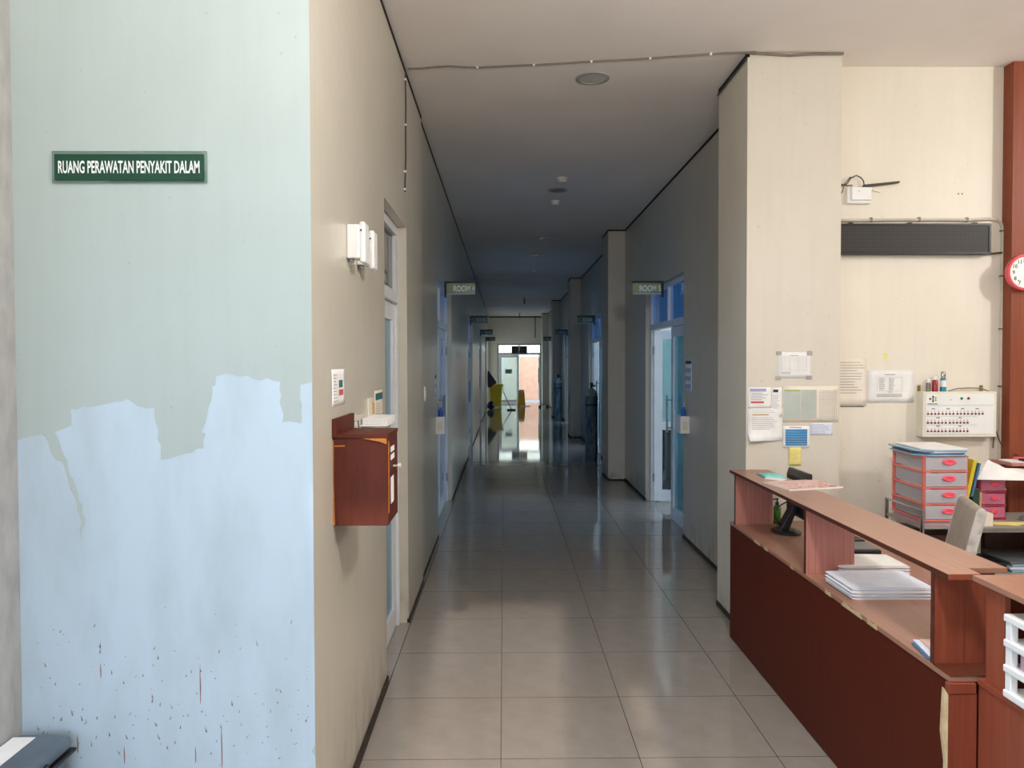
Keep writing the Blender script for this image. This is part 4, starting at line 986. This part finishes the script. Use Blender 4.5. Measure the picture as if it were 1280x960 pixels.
# ------------------------------------------------------------------ left wall things
sg = thing('ward_sign', 'green ward name sign with white capital letters on the left front wall', 'sign', (-1.22, 2.5, 2.355))
bx('acrylic_plate', 'acrylic', sg, -1.470, -0.968, 2.4945, 2.4992, 2.302, 2.406, bevel=0.0008)
bx('green_face', 'green_sign', sg, -1.461, -0.977, 2.4930, 2.4946, 2.312, 2.396)
SF = front_frame(2.493)
text('RUANG PERAWATAN PENYAKIT DALAM', SF, -1.2195, 2.354, 0.041, 'sign_white', sg, width=0.458, bold=0.02)
LF = left_frame(XL)
for k, (y, lb) in enumerate(((3.06, 'nearer of the two white plastic wall boxes above the suggestion box'), (3.27, 'farther of the two white plastic wall boxes above the suggestion box'))):
    t = thing('chime_box', lb, 'wall box', (XL, y, 2.12), 'white boxes on the left wall')
    bx('body', 'white', t, XL, XL + 0.052, y, y + 0.085, 2.135, 2.272, bevel=0.006, seg=3)
    bx('front_cover', 'white', t, XL + 0.050, XL + 0.074, y + 0.006, y + 0.10, 2.118, 2.285, bevel=0.010, seg=3)
    MB().lathe([(0.004, 0), (0.004, -0.001)], (XL + 0.058, y + 0.006, 2.248), 10, 'y').build('sensor_dot', 'ink_dark', t)
    MB().lathe([(0.012, 0.0), (0.012, 0.014)], (XL + 0.014, y + 0.022, 2.120), 12).build('knob', 'folder_grey', t, smooth=True)
# suggestion box
sb = thing('suggestion_box', 'brown wooden suggestion box with worn yellow edges on the left wall', 'box', (XL, 2.92, 1.11))
bX = -0.430
bx('body', 'wood_box', sb, XL + 0.0005, bX, 2.790, 3.045, 1.112, 1.436, bevel=0.001)
bx('lid', 'wood_box', sb, XL + 0.0005, bX + 0.002, 2.785, 3.048, 1.437, 1.452, bevel=0.001)
bx('slot', 'black', sb, -0.535, -0.510, 2.88, 2.965, 1.4518, 1.4526)
bx('back_board', 'wood_box', sb, XL + 0.0005, XL + 0.016, 2.775, 3.115, 1.44, 1.508, bevel=0.001)
q = MB(); q.prism([(bX - 0.095, 2.7845, 1.436), (bX - 0.003, 2.7845, 1.436), (bX - 0.003, 2.7845, 1.414), (bX - 0.03, 2.7845, 1.424)], (0, 0.001, 0)); q.build('worn_edge', 'yellow_worn', sb)
q = MB(); q.prism([(bX + 0.0025, 2.80, 1.425), (bX + 0.0025, 2.815, 1.42), (bX + 0.0025, 2.812, 1.16), (bX + 0.0025, 2.797, 1.155)], (-0.002, 0, 0)); q.build('worn_edge', 'yellow_worn', sb)
q = MB(); q.prism([(XL + 0.006, 2.7892, 1.409), (XL + 0.045, 2.7892, 1.410), (XL + 0.045, 2.7892, 1.406), (XL + 0.006, 2.7892, 1.405)], (0, 0.001, 0)); q.build('worn_edge', 'yellow_worn', sb)
q = MB(); q.prism([(XL + 0.001, 2.7892, 1.43), (XL + 0.004, 2.7892, 1.43), (XL + 0.003, 2.7892, 1.28), (XL + 0.006, 2.7892, 1.115), (XL + 0.001, 2.7892, 1.113)], (0, 0.001, 0)); q.build('worn_edge', 'yellow_worn', sb)
for z0, z1, y0, y1 in ((1.375, 1.395, 2.86, 2.95), (1.345, 1.365, 2.86, 2.95), (1.18, 1.28, 2.86, 2.93)): bx('paper_label', 'paper', sb, bX, bX + 0.0015, y0, y1, z0, z1)
MB().tube([(bX, 2.93, 1.315), (bX + 0.022, 2.93, 1.315)], 0.004, 8).lathe([(0.010, 0), (0.010, 0.012)], (bX + 0.018, 2.93, 1.315), 12, 'x').build('knob', 'ivory', sb)
MB().tube([(XL + 0.018, 3.10, 1.475), (XL + 0.032, 3.11, 1.477), (XL + 0.034, 3.12, 1.44)], 0.0025).build('latch', 'chrome', sb)
# notices by the door
s = sheet('notice', 'taped white notice with green and red stamps above the suggestion box', LF, 2.775, 3.0, 1.552, 1.690)
blocks(s, LF, [(2.895, 2.955, 1.620, 1.648)], 'teal'); blocks(s, LF, [(2.895, 2.965, 1.590, 1.612)], 'ink_red'); blocks(s, LF, lines(2.80, 2.87, 1.565, 1.675, 9, 0.25, 30), 'ink')
s = sheet('notice', 'small notice with a teal heading beside the first left door', LF, 3.685, 3.935, 1.44, 1.575, 'paper_warm')
blocks(s, LF, [(3.71, 3.92, 1.528, 1.562)], 'teal'); blocks(s, LF, lines(3.72, 3.9, 1.455, 1.515, 5, 0.25, 31), 'ink')
t = thing('key_holder', 'small ivory key holder on the wall beside the teal headed notice', 'holder', (XL, 3.55, 1.46))
bx('plate', 'ivory', t, XL, XL + 0.008, 3.50, 3.62, 1.462, 1.548, bevel=0.002); bx('hook', 'folder_tan', t, XL + 0.008, XL + 0.016, 3.58, 3.605, 1.475, 1.525)
t = thing('paper_tray', 'white tray of papers on the wall behind the suggestion box', 'tray', (XL, 3.45, 1.43))
bx('tray', 'white', t, XL, -0.515, 3.34, 3.60, 1.432, 1.440, bevel=0.002)
bx('papers', 'paper', t, XL + 0.004, -0.518, 3.345, 3.595, 1.440, 1.468, bevel=0.003)
t = thing('light_switch', 'white light switch on the left wall before the room 4 door', 'switch', (XL2, 6.16, 1.42))
bx('plate', 'white', t, XL2, XL2 + 0.010, 6.10, 6.22, 1.40, 1.52, bevel=0.003); bx('rocker', 'ivory', t, XL2 + 0.010, XL2 + 0.014, 6.13, 6.19, 1.43, 1.49, bevel=0.001)
# cable across the ceiling and down the left wall
cb = thing('ceiling_cable', 'grey cable clipped across the ceiling and down the left wall', 'cable', (0.4, 4.8, ZC))
rr = random.Random(2)
pts = [(XL + 0.02, 4.90, ZC - 0.006)]
ends = (XL + 0.02, 4.90, 1.52, 4.63)
for k in range(1, 25):
    t = k / 24
    yy = 4.90 + 0.06 * math.sin(t * 3.2) * (1 - t) - 0.27 * t + rr.uniform(-0.006, 0.006) - 0.03 * math.exp(-((t - 0.1) / 0.05) ** 2)
    pts.append((XL + 0.02 + (2.09 - XL) * t * 0.79, yy, ZC - 0.006))
MB().tube(pts, 0.0055, 6).build('cable_run', 'cable', cb, smooth=True)
MB().tube([(1.49, 4.64, ZC - 0.006), (1.6, 4.645, ZC - 0.010), (1.75, 4.647, ZC - 0.018), (1.9, 4.645, ZC - 0.010), (2.08, 4.647, ZC - 0.008)], 0.008, 6).build('cable_run', 'cable', cb, smooth=True)
MB().tube([(XL + 0.005, 4.91, ZC - 0.02), (XL + 0.005, 4.92, 3.35), (XL + 0.005, 4.91, 3.2), (XL + 0.005, 4.90, 3.0), (XL + 0.005, 4.86, 2.86), (XL + 0.005, 4.85, 2.80)], 0.0045, 6).build('cable_run', 'cable_dark', cb, smooth=True)
for k in (5, 9, 13, 17, 21): 
    p = pts[k]; bx('clip', 'white', cb, p[0] - 0.006, p[0] + 0.006, p[1] - 0.010, p[1] + 0.010, ZC - 0.014, ZC)
for y, z in ((4.915, 3.53), (4.913, 3.24), (4.86, 2.93), (4.852, 2.815)): bx('clip', 'white', cb, XL, XL + 0.012, y - 0.012, y + 0.012, z - 0.006, z + 0.006)
tag(MB().tube([(1.488, 4.66, ZC - 0.035), (1.488, 5.0, ZC - 0.036), (1.488, 5.28, ZC - 0.04)], 0.006, 6).build('pillar_cable', 'cable_dark', smooth=True), 'dark cable under the ceiling along the nearest pillar side', 'cable')

# ------------------------------------------------------------------ ceiling fittings
def downlight(y, m, lb):
    t = thing('downlight', lb, 'downlight', (0.595, y, ZC), 'round ceiling downlights')
    MB().lathe([(0.112, 0.0), (0.112, -0.006), (0.088, -0.008), (0.084, -0.002)], (0.595, y, ZC), 36).build('ring', 'ring', t, smooth=True)
    MB().lathe([(0.086, -0.001), (0.086, -0.004)], (0.595, y, ZC), 36).build('lens', m, t)
downlight(5.07, 'lens', 'round downlight nearest in the corridor ceiling')
downlight(8.35, 'lens_dark', 'unlit round downlight between the two nearer smoke detectors')
downlight(11.6, 'lens_dark', 'dim round downlight beyond the second smoke detector')
downlight(13.45, 'lens_dark', 'dim round downlight just before the third smoke detector')
for y, lb in ((7.80, 'white smoke detector nearest in the corridor ceiling'), (8.92, 'white smoke detector second in the corridor ceiling, past the unlit downlight'), (14.7, 'smoke detector third along the corridor ceiling'), (15.6, 'smoke detector fourth along the corridor ceiling'), (22.2, 'smoke detector fifth along the dark corridor ceiling'), (29.4, 'smoke detector at the far end of the corridor ceiling')):
    t = thing('smoke_detector', lb, 'detector', (0.605, y, ZC), 'smoke detectors along the corridor')
    MB().lathe([(0.055, 0), (0.055, -0.014), (0.045, -0.016)], (0.605, y, ZC), 24).build('base', 'white', t, smooth=True)
    MB().lathe([(0.043, -0.016), (0.045, -0.030), (0.036, -0.048), (0.010, -0.052)], (0.605, y, ZC), 24).build('sensor_head', 'ivory', t, smooth=True)
    if y > 22: MB().tube([(0.605, y, ZC - 0.05), (0.605, y, ZC - 0.20)], 0.018, 8).build('drop_pipe', 'folder_grey', t)
# reception lamp, then two added unseen lamps that brighten corridor and front wall
for k, (x, y, z, r_, wt) in enumerate(LAMPS):
    t = thing('unseen_lamp', ('pendant lamp hanging nearest the wooden panel', 'added fill lamp hanging lowest, at the mouth of the corridor', 'added fill lamp in the entrance before the left front wall')[k], 'lamp', (x, y, ZC))
    MB().lathe([(0.05, 0), (0.05, -0.02), (0.02, -0.03)], (x, y, ZC), 16).build('rose', 'white', t, smooth=True)
    MB().tube([(x, y, ZC - 0.02), (x, y, z + 0.22)], 0.006, 6).build('cord', 'white', t)
    MB().lathe([(0.03, 0.23), (0.035, 0.19), (0.035, 0.16)], (x, y, z), 16).build('holder', 'white', t, smooth=True)
    MB().lathe([(0.02, 0.16), (0.03, 0.15), (0.03, 0.125), (0.01, 0.115)], (x, y, z), 16).build('bulb', 'lamp', t, smooth=True)
    L = D.lights.new('lamp_light', 'POINT'); L.shadow_soft_size = r_; L.energy = wt; L.color = LAMP_COLOR
    lo = D.objects.new('lamp_light', L); COL.objects.link(lo); lo.location = (x, y, z)

# ------------------------------------------------------------------ corridor signs
def room_sign(side, y, txt, label, x, m='room_sign'):
    s = 1 if side == 'left' else -1
    t = thing('room_sign', label, 'sign', (x, y, 2.5), 'hanging room signs along the corridor')
    A = lambda d: x + s * d
    bx('wall_plate', 'blackmetal', t, A(0), A(0.022), y - 0.02, y + 0.02, 2.415, 2.59)
    bx('arm', 'blackmetal', t, A(0.0), A(0.345), y - 0.012, y + 0.012, 2.570, 2.592)
    pn = bx('panel', m, t, A(0.026), A(0.335), y - 0.006, y + 0.006, 2.455, 2.569, bevel=0.001)
    bx('lower_edge', 'sign_white', t, A(0.026), A(0.335), y - 0.0065, y + 0.0065, 2.449, 2.4545)
    F = front_frame(y - 0.006)
    u0 = min(A(0.026), A(0.335))
    text(txt, F, u0 + 0.19, 2.512, 0.066, 'sign_white' if m == 'room_sign' else 'ink_green', t, width=0.235 if len(txt) > 4 else 0.17, bold=0.03)
    mb = F.mb(); mb.prism([(u0 + 0.018, 2.512, 0.0004), (u0 + 0.048, 2.545, 0.0004), (u0 + 0.058, 2.545, 0.0004), (u0 + 0.030, 2.512, 0.0004), (u0 + 0.058, 2.478, 0.0004), (u0 + 0.048, 2.478, 0.0004)], (0, 0, 0.0004)); mb.build('arrow', 'logo_green', t)
room_sign('left', 8.25, 'ROOM 4', 'hanging room 4 sign on the left wall', XL2)
room_sign('right', 8.25, 'ROOM 5', 'hanging room 5 sign on the right wall', XR)
for k in (1, 2, 3):
    o_ = ('second', 'third', 'fourth')[k - 1]
    room_sign('left', 8.25 + PER * k, 'ROOM', '%s dark hanging sign along the left wall' % o_, XL2, 'room_dark')
    room_sign('right', 8.25 + PER * k, 'ROOM', '%s dark hanging sign along the right wall' % o_, XR, 'room_dark')

# hand gel holders and posters by the room doors
def gel(side, x, y, label):
    s = 1 if side == 'left' else -1
    t = thing('gel_dispenser', label, 'dispenser', (x, y, 1.03))
    A = lambda d: x + s * d
    bx('tray', 'white', t, A(0), A(0.085), y, y + 0.20, 1.035, 1.20, bevel=0.006)
    bx('label_plate', 'ivory', t, A(0.020), A(0.065), y - 0.0015, y, 1.07, 1.15)
    MB().lathe([(0.022, 0), (0.024, 0.05), (0.012, 0.065), (0.010, 0.085)], (A(0.045), y + 0.06, 1.20), 16).build('bottle', 'blue_gel', t, smooth=True)
    MB().tube([(A(0.02), y + 0.11, 1.20), (A(0.02), y + 0.11, 1.33)], 0.006, 8).build('pump_rod', 'steel', t)
gel('right', XR, 7.07, 'white hand gel holder with blue bottle on the right wall beside the open door')
gel('left', XL2, 7.10, 'white hand gel holder with blue bottle on the left wall under the room 4 sign')
RF = right_frame(XR)
s = sheet('poster', 'narrow blue and white poster on the right wall above the gel holder', RF, -7.235, -6.99, 1.435, 1.73, cat='poster')
blocks(s, RF, [(-7.225, -7.0, 1.69, 1.722)], 'ink_navy'); blocks(s, RF, [(-7.215 + 0.07 * i, -7.17 + 0.07 * i, 1.46 + 0.075 * j, 1.50 + 0.075 * j) for i in range(3) for j in range(3)], 'ink_blue')
LF2 = left_frame(XL2)
s = sheet('poster', 'thin washing poster on the left wall before the room 4 sign', LF2, 7.03, 7.20, 1.37, 1.60, cat='poster')
blocks(s, LF2, [(7.04, 7.19, 1.56, 1.592)], 'ink_navy'); blocks(s, LF2, [(7.05 + 0.07 * i, 7.09 + 0.07 * i, 1.39 + 0.075 * j, 1.43 + 0.075 * j) for i in range(2) for j in range(2)], 'ink_blue')

# ------------------------------------------------------------------ oxygen cylinders
def cylinder(x, y, label):
    t = thing('oxygen_cylinder', label, 'cylinder', (x, y, 0), 'oxygen cylinders along the right wall')
    MB().lathe([(0.105, 0), (0.114, 0.015), (0.114, 1.10), ], (x, y, 0), 28).build('tank', 'cyl', t, smooth=True)
    MB().lathe([(0.1135, 1.10), (0.110, 1.135), (0.085, 1.19), (0.045, 1.225), (0.030, 1.24)], (x, y, 0), 28).build('shoulder', 'cyl_top', t, smooth=True)
    MB().lathe([(0.115, 0.93), (0.1155, 0.945), (0.115, 0.96)], (x, y, 0), 28).build('band', 'blackmetal', t)
    MB().lathe([(0.022, 1.238), (0.022, 1.30), (0.030, 1.302), (0.030, 1.335), (0.02, 1.337)], (x, y, 0), 14).tube([(x, y, 1.285), (x + 0.075, y - 0.02, 1.285)], 0.012, 8).build('valve', 'black', t, smooth=True)
cylinder(1.555, 13.45, 'blue grey oxygen cylinder nearer by the second right doorway')
cylinder(1.570, 21.95, 'blue oxygen cylinder farther down the right wall')

# ------------------------------------------------------------------ far end of the corridor
yb = thing('wheeled_bin', 'yellow wheeled bin with open black lid at the corridor end', 'bin', (-0.30, 28.3, 0))
bxx, by = -0.30, 28.3
def ring_box(mb, secs):
    rs = []
    for (hx, hy, z) in secs: rs.append([mb.v((bxx + sx * hx, by + sy * hy, z)) for sx, sy in ((-1, -1), (1, -1), (1, 1), (-1, 1))])
    for a, b in zip(rs[:-1], rs[1:]):
        for k in range(4): mb.bm.faces.new((a[k], a[(k + 1) % 4], b[(k + 1) % 4], b[k]))
    mb.bm.faces.new(rs[0]); mb.bm.faces.new(rs[-1])
q = MB(); ring_box(q, [(0.19, 0.17, 0.04), (0.24, 0.22, 0.80), (0.28, 0.26, 0.82), (0.28, 0.26, 0.87), (0.25, 0.23, 0.87), (0.23, 0.21, 0.80)]); q.build('body', 'yellow', yb, bevel=0.01)
q = MB(); q.M = Matrix.Translation((bxx - 0.27, by, 0.87)) @ Matrix.Rotation(R(-52), 4, 'Y')
q.box(-0.02, 0.06, -0.26, 0.26, 0.0, 0.02); q.build('hinge_strip', 'black', yb)
q = MB(); q.prism([(bxx + 0.04, by - 0.27, 0.93), (bxx - 0.27, by - 0.27, 1.38), (bxx - 0.31, by - 0.27, 1.36), (bxx - 0.31, by - 0.27, 0.80), (bxx - 0.24, by - 0.27, 0.74)], (0, 0.54, 0)); q.build('lid', 'black', yb, bevel=0.02)
for sx in (-1, 1): MB().lathe([(0.07, -0.02), (0.07, 0.02)], (bxx + sx * 0.17, by + 0.2, 0.07), 16, 'x').build('wheel', 'black', yb)
mp = thing('floor_mop', 'floor mop leaning against the yellow wheeled bin', 'mop', (0.24, 26.7, 0))
MB().tube([(0.26, 26.7, 0.03), (-0.03, 28.0, 0.60), (-0.04, 28.03, 0.84)], 0.014, 8).build('handle', 'blackmetal', mp)
bx('mop_head', 'black', mp, 0.11, 0.41, 26.64, 26.78, 0.0, 0.045, bevel=0.01)
ws = thing('wet_floor_sign', 'yellow wet floor stand in front of the far glass door', 'sign', (0.68, 29.4, 0))
for s_ in (-1, 1):
    y0_, y1_ = 29.4 + s_ * 0.16, 29.4 + s_ * 0.015
    q = MB()
    xa, xb = 0.53, 0.83
    q.prism([(xa, y0_, 0), (xb, y0_, 0), (xb - 0.045, y1_, 0.58), (xb - 0.07, y1_, 0.62), (xa + 0.07, y1_, 0.62), (xa + 0.045, y1_, 0.58)], (0, s_ * 0.012, 0)); q.build('panel', 'yellow', ws)
    q = MB(); q.prism([(0.61, y1_ + s_ * 0.022 - 0.0, 0.52), (0.75, y1_ + s_ * 0.022, 0.52), (0.75, y1_ + s_ * 0.014, 0.57), (0.61, y1_ + s_ * 0.014, 0.57)], (0, s_ * 0.012, 0)); q.build('grip_hole', 'paper', ws)
tag(MB().lathe([(0.05, 0.0), (0.13, 0.06), (0.15, 0.15), (0.10, 0.25), (0.03, 0.30)], (-0.47, 27.2, 0), 10).build('rubbish_bag', 'black', smooth=True), 'black rubbish bag on the floor before the yellow bin', 'bag')
tag(MB().prism([(0.60, 29.0, 0.0005), (0.92, 28.9, 0.0005), (1.02, 29.1, 0.0005), (0.7, 29.2, 0.0005)], (0, 0, 0.02)).build('floor_cloth', 'paper_blue', bevel=0.008), 'pale floor cloth lying in front of the wet floor stand', 'cloth')
for k, x in enumerate((1.34, 1.50, 1.62)):
    tag(MB().prism([(x - 0.05, 28.2, 0.0), (x + 0.05, 28.2, 0.0), (x + 0.05, 28.5, 0.0), (x - 0.05, 28.5, 0.0)], (0, 0, 0.07)).build('shoe', 'black' if k != 1 else 'paper', bevel=0.025), ('dark shoe leftmost of three at the foot of the far right wall', 'pale shoe in the middle of three at the far right wall', 'dark shoe rightmost of three at the foot of the far right wall')[k], 'shoe', 'shoes at the corridor end')
es = thing('hanging_sign', 'dark hanging sign boxes in front of the far transom window', 'sign', (0.62, YE - 0.1, 2.2))
for a, b in ((0.32, 0.60), (0.66, 0.96)): bx('board', 'blackmetal', es, a, b, YE - 0.06, YE + 0.0, 2.06, 2.36, bevel=0.005)
bx('bar', 'blackmetal', es, 0.60, 0.66, YE - 0.04, YE + 0.04, 2.10, 2.13)
tag(MB().tube([(1.30, YE - 0.012, 3.58), (1.30, YE - 0.012, 2.7)], 0.018, 6).build('drain_pipe', 'cable_dark'), 'dark pipe down the far wall right of the door', 'pipe')

# grey bin, lower left
gbn = thing('pedal_bin', 'grey waste bin with a slanted lid beside the left front wall', 'bin', (-1.5, 2.3, 0))
bx('bin_body', 'greybin', gbn, -1.597, -1.425, 2.10, 2.465, 0.0, 0.44, bevel=0.03, seg=4)
MB().prism([(-1.598, 2.09, 0.452), (-1.415, 2.09, 0.452), (-1.415, 2.475, 0.452), (-1.598, 2.475, 0.452), ], (0, 0, 0.052)).build('lid', 'greybin', gbn, bevel=0.024, seg=4)
bx('lid_rim', 'black', gbn, -1.599, -1.410, 2.085, 2.480, 0.441, 0.453, bevel=0.004)
bx('lid_label', 'paper', gbn, -1.592, -1.52, 2.25, 2.44, 0.504, 0.5055)
MB().tube([(-1.412, 2.12, 0.475), (-1.404, 2.14, 0.47), (-1.404, 2.30, 0.47), (-1.412, 2.32, 0.475)], 0.007, 8).build('grip', 'black', gbn)

# clean the helper properties
for o in list(D.objects):
    for k in ('_local', '_n'):
        if k in o: del o[k]
